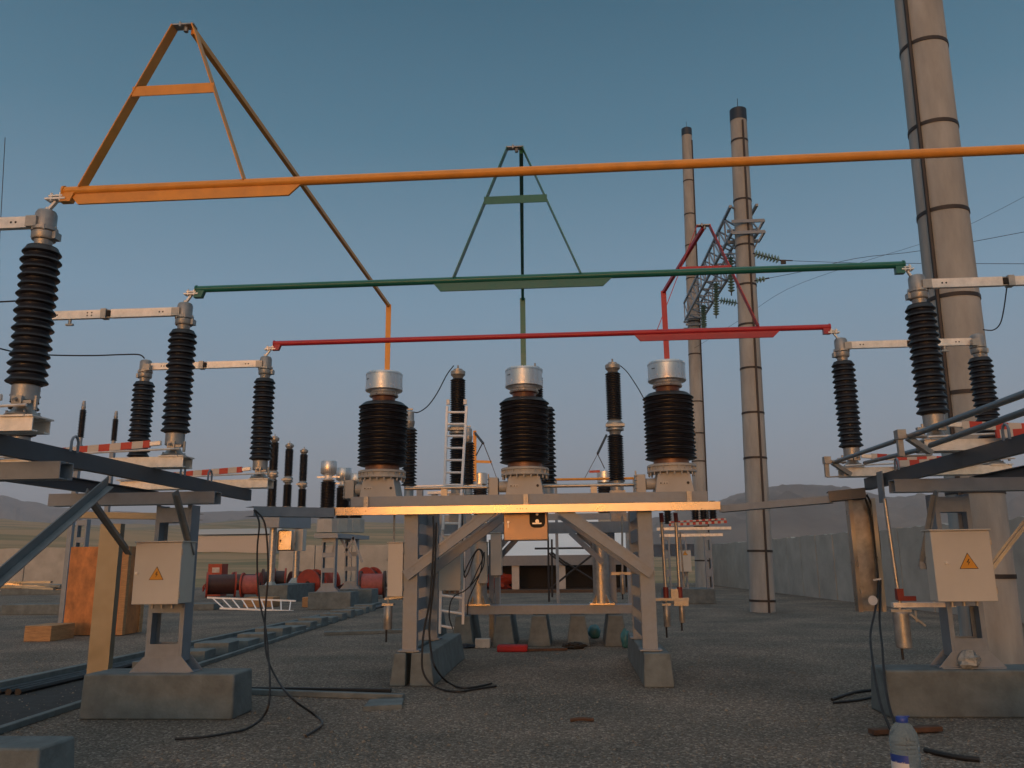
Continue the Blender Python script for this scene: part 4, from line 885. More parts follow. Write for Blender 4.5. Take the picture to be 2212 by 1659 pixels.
for k, u in enumerate((925, 1003, 1090, 1166, 1249, 1330)):
    q = P(u, 1379, z=0); yy = BY-0.25
    x = P(u, 1379, y=yy).x
    m = MB(); m.hull8([(x-0.23, yy-0.35, 0), (x+0.23, yy-0.35, 0), (x+0.23, yy+1.2, 0), (x-0.23, yy+1.2, 0)], [(x-0.14, yy-0.30, zt0-0.01), (x+0.14, yy-0.30, zt0-0.01), (x+0.14, yy+1.15, zt0-0.01), (x-0.14, yy+1.15, zt0-0.01)])
    single('foundation_block', m, M['concrete'], ['tapered block behind the central left pillar, far left of its row', 'tapered block behind the foot of the upright ladder', 'tapered block in the rear row just right of the ladder', 'tapered block at the middle of the rear row behind the red bag', 'tapered block in the rear row just left of the teal ball', 'last tapered block of the rear row right of the teal ball'][k], 'concrete block', gb, bevel=0.015)
# cabinets on the rear frame
for (u0, u1, v0, v1, y, lab) in ((1034, 1052, 1170, 1260, 17.0, 'narrow grey cabinet behind the upright ladder'), (1060, 1083, 1150, 1243, 16.9, 'grey cabinet hanging right of the left round tube')):
    a = P(u0, v1, y=y); b = P(u1, v0, y=y); cabinet('control_cabinet', lab, (a.x, a.z), (b.x, b.z), y, 0.25, M['cabinet'])
# upright ladder
def ladder(label, bl, br, tl, tr, n, group, r=0.022, foot=True):
    t = thing('ladder', label, 'ladder', (bl+br)/2, group)
    for a, b in ((bl, tl), (br, tr)):
        m = MB(); m.bar(a, b, 0.05 if a.y < 20 else 0.06, 0.07, up=(0,1,0)); part(t, 'rail', m, M['ladder'])
    for k in range(n):
        s = (k+0.5)/n; m = MB(); m.tube(bl+(tl-bl)*s, br+(tr-br)*s, 0.024, n=8); part(t, 'rung', m, M['ladder'])
    return t
LY = 16.6
lad = ladder('upper section of the upright aluminium ladder leaning on the breaker pole', P(957,1145,y=LY), P(992,1145,y=LY), P(966,878,y=LY+0.5), P(1008,878,y=LY+0.5), 10, 'aluminium ladders')
m = MB()
for u in (968, 1005): q = P(u, 868, y=LY+0.5); m.box((q.x-0.035, q.y-0.03, q.z-0.06), (q.x+0.035, q.y+0.03, q.z+0.05))
part(lad, 'end_caps', m, M['white'])
ladder('lower section of the upright aluminium ladder standing by the rear block', P(950,1368,y=16.9), P(1000,1378,y=16.9), P(956,1140,y=LY+0.07), P(1003,1140,y=LY+0.07), 7, 'aluminium ladders')
# lying ladder
ladder('white ladder lying on its side in front of the cable drums', P(475,1314,y=30), P(448,1291,y=30.3), P(634,1320,y=30), P(639,1298,y=30.3), 9, 'aluminium ladders')

# posts behind the left and middle transformers
def post(x, y, zb, zt, label, group, s=1.0, base=True, n=20, head=True):
    t = thing('post_insulator', label, 'post insulator', (x, y, 0 if base else zb-0.25), group)
    m = MB(); m.lathe(shed_profile(18, zb, zt, 0.10*s, 0.15*s, 0.93), (x, y, 0), n); part(t, 'insulator', m, M['porcelain'])
    if head:
        m = MB(); m.lathe([(0.07*s, zt), (0.09*s, zt+0.07*s), (0.095*s, zt+0.13*s), (0.08*s, zt+0.15*s), (0.08*s, zt+0.30*s), (0.05*s, zt+0.33*s)], (x, y, 0), 16); m.cbox((x, y, zt+0.36*s), (0.10*s, 0.06, 0.03)); part(t, 'contact_head', m, M['cast'])
    m = MB(); m.lathe([(0.12*s, zb-0.25), (0.09*s, zb-0.2), (0.09*s, zb)], (x, y, 0), 16); part(t, 'rotating_base', m, M['cast'])
    if base:
        m = MB(); m.box((x-0.07, y-0.07, 0), (x+0.07, y+0.07, zb-0.25)); part(t, 'column', m, M['steel'])
    return t
gpo = 'single insulator posts of the rear bays'
PY = 15.7
q = P(884, 1000, y=PY); post(q.x, PY, P(890, 1050, y=PY).z, P(888, 925, y=PY).z, 'insulator post peeking out right of the left transformer', gpo, 1.05, base=False)
q = P(1012, 1000, y=21); post(q.x, 21, P(1012, 1048, y=21).z, P(1012, 955, y=21).z, 'insulator post just right of the upright ladder', gpo, 1.15)
q = P(1184, 1000, y=PY); post(q.x, PY, P(1186, 1050, y=PY).z, P(1184, 880, y=PY).z, 'insulator post peeking out right of the middle transformer', gpo, 1.1, head=False, base=False)
zz = P(1184, 1050, y=PY).z-0.25
t = thing('support_frame', 'dim rear frame beam under the posts behind the transformers', 'steel frame', (-0.8, PY, 0)); xa_, xb_ = P(884, 1000, y=PY).x-0.3, P(1384, 1000, y=PY).x+0.1
m = MB(); m.chan((xa_, PY-0.12, zz-0.08), (xb_, PY-0.12, zz-0.08), 0.24, 0.15, 0.01, flip=-1); part(t, 'long_beam', m, M['steel'])
for u in (917, 1380): m = MB(); x = P(u, 1200, y=PY).x; m.box((x-0.08, PY-0.1, 0), (x+0.08, PY+0.1, zz-0.157)); part(t, 'column', m, M['steel'])
x = P(958, 1050, y=21).x; x2 = P(1040, 1050, y=21).x
for k, (ua, ub, v0, v1, y) in enumerate(((893, 1042, 1047, 1054, 21), (925, 986, 1061, 1068, 22))):
    a = P(ua, v1, y=y); b = P(ub, v0, y=y); m = MB(); m.box((a.x, y-0.1, a.z), (b.x, y+0.1, b.z)); part(t, 'base_channel', m, M['alu'])
    m = MB(); m.box((a.x+0.1, y-0.08, 0), (a.x+0.25, y+0.08, a.z)); part(t, 'column', m, M['steel'])
for (u0, u1, v0, v1, y, lab) in ((1057, 1066, 1166, 1303, 17.9, 'left one of two slim grey columns right of the left round tube'), (1069, 1077, 1166, 1303, 18.3, 'right one of two slim grey columns right of the left round tube'), (1317, 1327, 1150, 1290, 17.9, 'slim grey column tucked right of the right round tube')):
    a = P(u0, v1, y=y); b = P(u1, v0, y=y); m = MB(); m.chan(((a.x), y, 0), ((a.x), y, b.z), b.x-a.x, 0.12, 0.008, up=(0,1,0), flip=-1); single('steel_column', m, M['steel'], lab, 'steel column', 'slim columns of the rear frame')
t = can('spring_cylinder', 'slim grey cylinder seen between the right round tube and the right pillars', 1341, 1350, 1240, 1283, 16.2, 0.1)
m = MB(); m.tube((P(1345,1150,y=16.2).x, 16.2, P(1345,1115,y=16.2).z), (P(1345,1240,y=16.2).x, 16.2, P(1345,1232,y=16.2).z), 0.02, n=8); m.box((P(1320,1230,y=16.2).x, 16.18, P(1345,1236,y=16.2).z-0.05), (P(1372,1230,y=16.2).x, 16.22, P(1345,1236,y=16.2).z)); part(t, 'drive_rod', m, M['gtube'])
def cc(lst, y): return [P((928+a/1.4747)/1.3021, (956+b/1.4747)/1.3021, y=y) for a, b in lst]
cable('black cable hanging beside the upright ladder down to the rear beam', cc([(548,720),(550,800),(552,880),(556,960),(560,985),(575,960),(600,890),(620,870),(632,900),(625,960),(600,1020),(575,1080),(570,1140)], 16.3), 0.012)
cable('second black cable looping low beside the upright ladder', cc([(640,880),(636,940),(600,1000),(560,1040),(520,1060),(500,1090),(495,1150),(510,1200)], 16.2), 0.012)
# far bay: coloured tripod stubs and transformers
FYY = 34
for (u, v, ma, lab) in ((1037, 1022, 'orange', 'small far transformer below the far orange bar'), (1305, 1018, 'red', 'small far transformer left of the rear breaker pole')):
    x = P(u, v, y=FYY).x; zt = P(u, v, y=FYY).z
    t = thing('current_transformer', lab, 'transformer', (x, FYY, 0), 'far current transformers')
    m = MB(); m.lathe([(0.2, zt-0.55), (0.30, zt-0.47), (0.30, zt-0.02), (0.25, zt)], (x, FYY, 0), 20); part(t, 'head_drum', m, M['drum'])
    m = MB(); m.lathe(shed_profile(14, zt-1.9, zt-0.55, 0.26, 0.33), (x, FYY, 0), 20); part(t, 'insulator', m, M['porcelain'])
    m = MB(); m.box((x-0.3, FYY-0.3, zt-2.25), (x+0.3, FYY+0.3, zt-1.9)); part(t, 'base_box', m, M['ctgrey'])
    m = MB(); m.box((x-0.12, FYY-0.12, 0), (x+0.12, FYY+0.12, zt-2.25)); part(t, 'column', m, M['steel'])
t = thing('busbar', 'far orange bar with thin tripod between the ladder and the middle transformer', 'busbar', P(1026, 1037, y=33))
m = MB(); a = P(1022, 1040, y=33.5); b = P(1030, 930, y=33.5); m.box((a.x, 33.5, a.z), (a.x+0.14, 33.53, b.z)); part(t, 'flat_bar', m, M['orange'])
m = MB(); m.bar(P(1026, 935, y=33.5), P(1044, 958, y=31), 0.07, 0.07); m.bar(P(1044, 957, y=31), P(1063, 1005, y=31), 0.03, 0.03); m.bar(P(1063, 1005, y=31), P(1074, 1036, y=31), 0.02, 0.02); m.bar(P(1042, 958, y=31), P(1028, 985, y=31.2), 0.03, 0.03); part(t, 'leg', m, M['band'])
m = MB(); m.bar(P(1028, 997, y=31), P(1062, 998, y=31), 0.02, 0.10); part(t, 'crossbar', m, M['orange'])
t = thing('busbar', 'far red crossbar and thin tripod left of the right breaker pole', 'busbar', P(1275, 1035, y=31))
m = MB(); m.bar(P(1310, 940, y=33), P(1291, 980, y=31), 0.07, 0.07); m.bar(P(1291, 981, y=31), P(1262, 1035, y=31), 0.02, 0.02); m.bar(P(1291, 981, y=31), P(1306, 1012, y=31), 0.03, 0.03); part(t, 'leg', m, M['band'])
m = MB(); m.bar(P(1273, 1019, y=31), P(1296, 1018, y=31), 0.02, 0.09); part(t, 'crossbar', m, M['red'])
m = MB(); m.tube(P(1190, 1036, y=29), P(1378, 1033, y=29), 0.045, n=10); m.cur = 1
for u in (1200, 1370): q = P(u, 1036, y=29); m.box((q.x-0.05, 28.98, 0), (q.x+0.05, 29.08, q.z))
single('busbar', m, [M['orange'], M['steel']], 'far thin orange tube seen behind the central row', 'busbar')
# far disconnector arms and red white checks at right of the central frame
t = thing('disconnector', 'small far disconnector with red and white checks right of the central frame', 'disconnector', P(1500, 1240, y=33))
DY = 33
m = MB(); m.box((P(1418, 1140, y=DY).x, DY-0.15, P(1418, 1146, y=DY).z), (P(1578, 1140, y=DY).x, DY+0.15, P(1418, 1140, y=DY).z)); m.box((P(1425, 1150, y=DY).x, DY-0.1, P(1425, 1160, y=DY).z), (P(1560, 1150, y=DY).x, DY+0.1, P(1425, 1154, y=DY).z)); part(t, 'base_channel', m, M['alu'])
for u, vt in ((1443, 1100), (1503, 1100), (1521, 1100), (1541, 1102)):
    m = MB(); x = P(u, 1130, y=DY).x; m.lathe(shed_profile(14, P(u, 1132, y=DY).z, P(u, vt-20, y=DY).z, 0.11, 0.17), (x, DY, 0), 14); part(t, 'insulator', m, M['porcelain'])
m = MB(); m.bar(P(1445, 1134, y=DY-0.3), P(1570, 1127, y=DY-0.3), 0.03, 0.10); part(t, 'earthing_blade', m, M['stripe'])
m = MB(); m.bar(P(1445, 1128, y=DY-0.35), P(1568, 1121, y=DY-0.35), 0.03, 0.06); part(t, 'earthing_blade', m, M['stripe2'])
for u in (1440, 1476, 1530):
    m = MB(); x = P(u, 1200, y=DY).x; zb = P(u, 1160, y=DY).z
    m.box((x-0.13, DY-0.1, 0), (x-0.07, DY+0.1, zb)); m.box((x+0.07, DY-0.1, 0), (x+0.13, DY+0.1, zb))
    for k in range(4): m.box((x-0.069, DY-0.09, 0.3+0.7*k), (x+0.069, DY-0.08, 0.6+0.7*k))
    part(t, 'column', m, M['steel'])
a = P(1470, 1235, y=DY-0.5); b = P(1492, 1188, y=DY-0.5)
cabinet('control_cabinet', 'small far cabinet with lightning triangle behind the vertical rods', (a.x, a.z), (b.x, b.z), DY-0.5, 0.3, M['cabinet'], sign=(P(1480, 1196, y=DY-0.5).x, P(1480, 1196, y=DY-0.5).z, 0.2))
block(P(1435, 1300, y=33.3).x, P(1540, 1300, y=33.3).x, 32.6, 34.5, 0.55, 'far low concrete block right of the central frame')
gq = 'plated columns of the far bays'
for (u, vt, y, lab) in ((1010, 1118, 27, 'distant plated column behind the upright ladder'),):
    x = P(u, vt, y=y).x; pedestal('steel_column', lab, x, y, 0.05, P(u, vt, y=y).z, 0.42, gq, dep=0.25)
for (u0, u1, v0, v1, y, mt, lab) in ((1066, 1084, 1106, 1120, 25.5, 'cabw', 'tiny orange lit box behind the left brace of the central frame'), (985, 1006, 1108, 1122, 26.6, 'cabinet', 'small far mechanism box beside the ladder')):
    a = P(u0, v1, y=y); b = P(u1, v0, y=y); t = thing('control_box', lab, 'control box', ((a.x+b.x)/2, y, a.z), 'small far boxes')
    m = MB(); m.box((a.x, y, a.z), (b.x, y+0.35, b.z)); part(t, 'body', m, M[mt], bevel=0.01)
    m = MB(); m.box((a.x-0.03, y-0.03, b.z), (b.x+0.03, y+0.38, b.z+0.03)); part(t, 'lid', m, M['cast'])
    m = MB(); m.box(((a.x+b.x)/2-0.06, y+0.1, 0), ((a.x+b.x)/2+0.06, y+0.22, a.z)); part(t, 'post', m, M['steel'])
t = thing('support_frame', 'distant cross beam on slim posts behind the central frame', 'steel frame', P(1150, 1128, y=27)); a = P(935, 1122, y=27); b = P(1372, 1116, y=27)
m = MB(); m.box((a.x, 26.9, a.z-0.08), (b.x, 27.1, a.z+0.12)); part(t, 'long_beam', m, M['steel'])
m = MB(); m.tube((a.x+1, 26.7, a.z+0.30), (b.x-0.4, 26.7, a.z+0.30), 0.03, n=8); part(t, 'rail', m, M['alu'])
for u in (950, 1360):
    m = MB(); x = P(u, 1200, y=27).x; m.box((x-0.1, 26.92, 0), (x+0.1, 27.08, a.z-0.08)); part(t, 'column', m, M['steel'])
# rods with red couplings at the right rear pillar
RY = 13.2
t = thing('drive_rod', 'two upright rods with red couplings beside the central right pillars', 'drive rod', P(1450, 1300, y=RY))
for (ua, ub) in ((1428, 1438), (1459, 1468)):
    m = MB(); m.tube(P(ua, 1108, y=RY), P(ub, 1270, y=RY), 0.028, n=12); part(t, 'rod', m, M['gtube'])
    m = MB(); m.tube(P(ua, 1108, y=RY), P(ua+2, 1128, y=RY), 0.034, n=12); m.tube(P(ub, 1268, y=RY), P(ub+1, 1292, y=RY), 0.042, n=12); part(t, 'coupling', m, M['darkred'])
m = MB(); m.tube(P(1469, 1150, y=RY), P(1478, 1268, y=RY), 0.014, n=8); m.box((P(1400, 1300, y=RY).x, RY-0.04, P(1400, 1292, y=RY).z-0.04), (P(1488, 1300, y=RY).x, RY+0.04, P(1400, 1292, y=RY).z)); m.box((P(1448, 1275, y=RY).x, RY-0.06, P(1448, 1293, y=RY).z), (P(1464, 1275, y=RY).x, RY+0.05, P(1448, 1272, y=RY).z)); m.box((P(1455, 1300, y=RY).x, RY-0.08, P(1455, 1308, y=RY).z), (P(1486, 1300, y=RY).x, RY-0.05, P(1455, 1296, y=RY).z)); part(t, 'bracket', m, M['cast'])
can('spring_cylinder', 'longer of two grey cylinders below the red couplings', 1434, 1447, 1308, 1354, RY, 0.16)
can('spring_cylinder', 'shorter of two grey cylinders below the red couplings', 1468, 1478, 1300, 1345, RY, 0.12)

# ------------------------------------------------------------ left background equipment
# breaker trio on tubes
LYB = 36.0
gl = 'far left breaker poles'
tops = [(590, 943, 1025), (623, 958, 1037), (655, 970, 1047)]
for i, (u, vt, vm) in enumerate(tops):
    y = LYB + 2.2*i; x = P(u, 1020, y=y).x
    breaker(x, y, P(u, 1094, y=y).z, P(u, vm, y=y).z, P(u, vt, y=y).z, ['far left breaker pole half hidden behind the red tube insulator', 'middle one of three far left breaker poles', 'rightmost of three far left breaker poles'][i], gl, 1.25, 16)
    if i: pass
t = thing('support_frame', 'far left breaker support on round tubes with a slab foot', 'steel frame', P(620, 1280, y=LYB))
m = MB(); a = P(578, 1118, y=LYB-0.2); b = P(663, 1140, y=LYB+4.4)
q0 = P(582, 1100, y=LYB); q1 = P(664, 1108, y=LYB+4.6)
m.hull8([(q0.x-0.2, q0.y-0.2, P(580,1140,y=LYB).z), (q0.x+0.55, q0.y-0.2, P(580,1140,y=LYB).z), (q1.x+0.2, q1.y, P(660,1142,y=q1.y).z), (q1.x-0.5, q1.y, P(660,1142,y=q1.y).z)],
        [(q0.x-0.2, q0.y-0.2, P(580,1112,y=LYB).z), (q0.x+0.55, q0.y-0.2, P(580,1112,y=LYB).z), (q1.x+0.2, q1.y, P(660,1118,y=q1.y).z), (q1.x-0.5, q1.y, P(660,1118,y=q1.y).z)]); part(t, 'top_beam', m, M['steel'])
for (u, v0, v1, y) in ((584, 1138, 1272, LYB+0.6), (638, 1185, 1262, LYB+4.2)):
    m = MB(); q = P(u, v1, y=y); m.tube((q.x, y, q.z), (q.x, y, P(u, 1125, y=y).z), 0.16, n=16); tb = part(t, 'round_tube', m, M['gtube'])
    m = MB(); m.lathe([(0.42, q.z-0.02), (0.40, q.z+0.02), (0.17, q.z+0.32)], (q.x, y, 0), 6); part(tb, 'foot_gusset', m, M['galv'])
m = MB(); q = P(560, 1285, y=LYB); e = P(660, 1272, y=LYB+5); m.hull8([(q.x, LYB-0.1, 0), (P(622,1285,y=LYB).x, LYB-0.1, 0), (P(700,1272,y=LYB+5).x, LYB+5.2, 0), (P(640,1272,y=LYB+5).x, LYB+5.2, 0)],
    [(q.x, LYB-0.1, 0.75), (P(622,1285,y=LYB).x, LYB-0.1, 0.75), (P(700,1272,y=LYB+5).x, LYB+5.2, 0.75), (P(640,1272,y=LYB+5).x, LYB+5.2, 0.75)]); part(t, 'foot_slab', m, M['concrete'])
c = thing('control_box', 'bright orange lit box on the far left breaker tubes', 'control box', P(616, 1190, y=LYB))
a = P(597, 1190, y=LYB+0.8); b = P(632, 1145, y=LYB+0.8); m = MB(); m.box((a.x, LYB+0.8, a.z), (b.x, LYB+1.3, b.z)); part(c, 'body', m, M['galv'], bevel=0.05)
m = MB(); q = P(606, 1168, y=LYB+0.8); m.cbox((q.x, LYB+0.78, q.z), (0.06, 0.04, 0.1)); part(c, 'handle', m, M['dark'])
m = MB(); a = P(633, 1190, y=LYB+1.6); b = P(655, 1143, y=LYB+1.6); m.box((a.x, LYB+1.6, a.z), (b.x, LYB+2.1, b.z)); single('control_box', m, M['cabinet'], 'dull grey box right of the bright orange lit box', 'control box')
# far left transformers (three) on plated columns
gf = 'far left transformers on plated columns'
TY = 31.0
for i, (u, vt, vb, w) in enumerate(((708, 996, 1098, 1.0), (741, 1011, 1100, 0.95), (769, 1023, 1100, 0.9))):
    y = TY+1.9*i; x = P(u, 1080, y=y).x; zt = P(u, vt, y=y).z; zb = P(u, 1112, y=y).z
    t = thing('current_transformer', ['leftmost of three far transformers left of the central frame', 'middle of three far transformers left of the central frame', 'far transformer partly hidden by the left terminal box'][i], 'transformer', (x, y, zb-0.9), gf)
    m = MB(); m.lathe([(0.2, zt-0.55), (0.29, zt-0.50), (0.31, zt-0.47), (0.31, zt-0.05), (0.29, zt-0.01), (0.2, zt)], (x, y, 0), 20); part(t, 'head_drum', m, M['drum'])
    m = MB(); m.lathe([(0.17, zt-0.80), (0.25, zt-0.74), (0.16, zt-0.68), (0.16, zt-0.55)], (x, y, 0), 18); m.bar((x-0.45, y, zt-0.62), (x+0.45, y, zt-0.62), 0.04, 0.06); part(t, 'collar', m, M['alu'])
    m = MB(); m.lathe(shed_profile(24, zb-0.15, zt-0.80, 0.24, 0.30), (x, y, 0), 18); part(t, 'insulator', m, M['porcelain'])
    m = MB(); zz = P(u, 1122, y=y).z; z_ = P(u, 1150, y=y).z; m.lathe([(0.40, z_), (0.40, zz), (0.30, zb-0.15)], (x, y, 0), 8); part(t, 'base_box', m, M['ctgrey'])
t = thing('support_frame', 'narrow support beam under the three far left transformers', 'steel frame', P(735, 1158, y=TY))
a = P(686, 1156, y=TY); b = P(778, 1160, y=TY+4); m = MB(); m.hull8([(a.x, TY-0.4, a.z-0.12), (a.x+0.9, TY-0.4, a.z-0.12), (b.x+0.3, TY+4.4, b.z-0.1), (b.x-0.9, TY+4.4, b.z-0.1)], [(a.x, TY-0.4, a.z+0.05), (a.x+0.9, TY-0.4, a.z+0.05), (b.x+0.3, TY+4.4, b.z+0.05), (b.x-0.9, TY+4.4, b.z+0.05)]); part(t, 'top_beam', m, M['steel'])
for (ua, va, ub, vb) in ((728,1160,718,1200),(735,1160,758,1205),(762,1160,782,1215),(765,1160,745,1195)):
    m = MB(); m.bar(P(ua, va, y=TY+0.5), P(ub, vb, y=TY+0.5), 0.06, 0.09); part(t, 'brace', m, M['steel'])
for (u, vb, y, lab) in ((709, 1283, TY, 'left ladder like column under the far left transformers'), (758, 1268, TY+3, 'right ladder like column under the far left transformers')):
    q = P(u, vb, y=y); q0 = 0.62
    t = pedestal('steel_column', lab, q.x, y, 0.62, P(u, 1160, y=y).z, 0.52, gp, dep=0.3)
    block(q.x-0.62-(0 if y > TY else 0.0), q.x+1.0, y-0.5, y+0.7, 0.62, 'grey block under the '+('right' if y > TY else 'left')+' ladder like far column')
# insulators far left
for (u, vt, vb, y, lab) in ((180, 885, 945, 24, 'thin distant insulator above the striped bar, left one'), (250, 905, 952, 27, 'thin distant insulator above the striped bar, right one')):
    x = P(u, vt, y=y).x; post(x, y, P(u, vb, y=y).z, P(u, vt, y=y).z, lab, 'thin distant insulators', 0.72, base=True, n=14)
    m = MB(); zz = P(u, vb+14, y=y).z
q = P(176, 1180, y=26); pedestal('steel_column', 'distant plated column left of the orange crate', q.x, 26, 0.05, P(176, 1122, y=26).z, 0.35, gp, flare=False)
# crate and boards
t = thing('wooden_crate', 'tall orange plywood crate standing behind the tan riser', 'crate', P(205, 1376, y=19.8))
YC = 19.8; a = P(134, 1374, y=YC); b = P(262, 1374, y=YC); zt = P(200, 1181, y=YC).z
m = MB(); m.box((a.x, YC, 0.02), (b.x, YC+0.9, zt)); part(t, 'panel', m, M['osb'])
m = MB(); m.box((b.x-0.12, YC-0.03, 0.02), (b.x+0.03, YC-0.002, zt)); m.box((b.x+0.002, YC, 0.02), (b.x+0.03, YC+0.1, zt)); m.box((b.x+0.002, YC+0.75, 0.02), (b.x+0.03, YC+0.9, zt)); part(t, 'batten', m, M['wood'])
m = MB(); a = P(50, 1386, z=0); b = P(108, 1386, y=a.y); m.box((a.x, a.y, 0), (b.x, a.y+0.9, P(60, 1352, y=a.y).z)); single('timber_block', m, M['wood'], 'pale square timber end lying left of the orange crate', 'timber', bevel=0.01)
for (u0, u1, v0, v1, mt, lab) in ((525, 590, 1290, 1312, 'wood', 'pale wooden case behind the lying ladder'), (652, 680, 1290, 1312, 'wood', 'small cardboard coloured box left of the far blocks'), (0, 140, 1262, 1285, 'concrete', 'low concrete beam at the left edge behind the timber'), (0, 130, 1305, 1328, 'concrete', 'pale concrete lintel at the left edge'), (400, 462, 1304, 1318, 'concrete', 'grey slab left of the lying ladder'), (425, 460, 1168, 1215, 'dsteel', 'dark blue grey container left of the green field')):
    g_ = P((u0+u1)/2, v1, z=0); y = min(g_.y, 42) if v1 < 1250 else g_.y
    a = P(u0, v1, y=y); b = P(u1, v0, y=y); m = MB(); m.box((a.x, y, 0), (b.x, y+0.8, b.z)); single({'wood': 'wooden_box', 'concrete': 'concrete_beam', 'dsteel': 'storage_box'}[mt], m, M[mt], lab, {'wood': 'box', 'concrete': 'concrete beam', 'dsteel': 'container'}[mt], bevel=0.02)
m = MB(); q = P(691, 1312, z=0); m.lathe([(0.2, 0), (0.22, 0.4)], (q.x, q.y, 0), 14); single('bucket', m, M['cloth'], 'small pale bucket left of the far block', 'bucket')
# pile of steel profiles at left
m = MB(); rnd = random.Random(4)
for k in range(9):
    a = P(-30+rnd.uniform(0, 30), 1268+rnd.uniform(-12, 8), y=30+rnd.uniform(0, 1.5)); b = P(105+rnd.uniform(0, 40), 1270+rnd.uniform(-14, 6), y=30+rnd.uniform(0, 1.5)); a.z = max(a.z, 0.1); b.z = max(b.z, 0.1); m.bar(a, b, 0.14, 0.08)
single('steel_profile_pile', m, M['galv'], 'messy pile of pale steel profiles at the left edge', 'steel pile')
# cable drums
def cable_drum(u0, u1, v0, v1, rz, mid, flange, label, y=None):
    g_ = P((u0+u1)/2, v1, z=0); y = y or g_.y
    a = P(u0, v1, y=y); b = P(u1, v0, y=y); rad = (b.z-max(a.z, 0))/2; w = (b.x-a.x)
    wz = max(0.5, min(w-2*rad*abs(math.sin(rz)), 1.4)) if abs(math.sin(rz)) > 0.1 else w
    t = thing('cable_drum', label, 'cable drum', ((a.x+b.x)/2, y, 0), 'red cable drums', rz)
    for s in (-1, 1):
        m = MB(); m.tube((s*wz/2-0.04, 0, rad), (s*wz/2+0.04, 0, rad), rad, n=30); m.cur = 1; m.tube((s*(wz/2+0.042), 0, rad), (s*(wz/2+0.06), 0, rad), rad*0.2, n=14)
        part(t, 'flange', m, [flange, M['dark']], local=True)
    m = MB(); m.tube((-wz/2+0.03, 0, rad), (wz/2-0.03, 0, rad), rad*0.78, n=26); part(t, 'wound_cable', m, mid, local=True)
    return t
DY0 = 38
cable_drum(435, 520, 1234, 1290, 0.45, M['drumdark'], M['drumred'], 'dark red cable drum behind the lying ladder, leftmost')
cable_drum(520, 565, 1236, 1290, 0.15, M['drumpink'], M['drumred'], 'pinkish red cable drum in the middle of the left row')
cable_drum(555, 600, 1228, 1284, 0.5, M['drumdark'], M['drumdark'], 'dark cable drum behind the far left tubes')
cable_drum(648, 700, 1206, 1270, 1.2, M['drumdark'], M['drumred'], 'bright red drum disc between the far tubes and the plated columns', 40)
cable_drum(690, 730, 1224, 1280, 0.9, M['drumred'], M['drumred'], 'red cable drum behind the left plated column', 43)
cable_drum(772, 826, 1206, 1270, 1.0, M['drumdark'], M['drumred'], 'large red drum disc rising behind the right plated column', 42)
cable_drum(776, 834, 1232, 1292, 0.12, M['drumpink'], M['drumdark'], 'pink wound drum beside the narrow beige cabinet')
cable_drum(585, 625, 1222, 1278, 0.3, M['drumdark'], M['drumred'], 'dull red drum wedged between the far left round tubes', 47)
cable_drum(622, 656, 1226, 1276, 0.7, M['drumdark'], M['drumdark'], 'dark drum just left of the bright red disc', 46)
cable_drum(500, 560, 1216, 1262, 0.2, M['drumdark'], M['drumred'], 'dark red drum in the second row above the lying ladder', 49)
rnd = random.Random(77)
for k in range(10):
    u = 440+rnd.uniform(0, 390); y = 41+rnd.uniform(0, 10); q = P(u, 1280, y=y); m = MB(); pts = [Vector((q.x+0.35*math.cos(a)*rnd.uniform(0.8,1.2), y+0.2*math.sin(a), 0.12+0.1*math.sin(a*1.5)+abs(0.35*math.sin(a)))) for a in [0.5*i for i in range(14)]]
    m.path(smooth_pts(pts, 3), 0.05, 6); single('cable_coil', m, M['drumdark' if k % 3 else 'drumred'], 'loose dark coil of cable lying among the red drums', 'cable coil', 'loose cable coils among the drums')
m = MB(); a = P(449, 1238, y=44); b = P(480, 1218, y=44); m.box((a.x, 44, 0), (b.x, 44.8, b.z)); m.cur = 1; q = P(466, 1232, y=43.98); m.box((q.x-0.2, 43.98, q.z-0.12), (q.x+0.2, 43.995, q.z+0.15)); single('red_box', m, [M['drumred'], M['cloth']], 'square red box with a pale label above the leftmost drum', 'box')

# ------------------------------------------------------------ walls, gate, building, far shed
def wallrun(label, a, b, ztop, panels, group='concrete perimeter walls', rag=0.035):
    t = thing('concrete_wall', label, 'wall', ((a[0]+b[0])/2, (a[1]+b[1])/2, 0), group)
    a = Vector((a[0], a[1], 0)); b = Vector((b[0], b[1], 0)); d = (b-a)/panels; rnd = random.Random(int(a.x*10))
    n = d.normalized().cross(Vector((0,0,1)))*0.1
    for k in range(panels):
        p = a+d*k+d*0.012; q = a+d*(k+1)-d*0.012; m = MB(); S = 6; pts = []
        o = n*rnd.uniform(-0.2, 0.2)
        for i in range(S+1):
            s = i/S; r_ = p+(q-p)*s+o; z = ztop + rnd.uniform(-rag, rag); pts.append((r_, z))
        for i in range(S):
            (r0, z0), (r1, z1) = pts[i], pts[i+1]
            m.add([r0-n, r1-n, r1+n, r0+n]+[r0-n+Vector((0,0,z0)), r1-n+Vector((0,0,z1)), r1+n+Vector((0,0,z1)), r0+n+Vector((0,0,z0))], [(3,2,1,0),(4,5,6,7),(0,1,5,4),(2,3,7,6)]+([(3,0,4,7)] if i == 0 else [])+([(1,2,6,5)] if i == S-1 else []))
        part(t, 'wall_panel', m, M['wall'])
    return t
wtop = P(1810, 1152, x=10.5).z
wallrun('long grey concrete panel wall receding along the right side', (9.25, 56.0), (13.0, -2.5), wtop, 30)
wz_ = P(700, 1182, y=56).z
wallrun('pale concrete wall at the far left behind the steel pile', (-60, 57), (-30, 57), P(80, 1184, y=57).z, 10)
wallrun('pale concrete wall behind the red cable drums', (-20.5, 57), (-7.5, 57), P(700, 1178, y=57).z, 5)
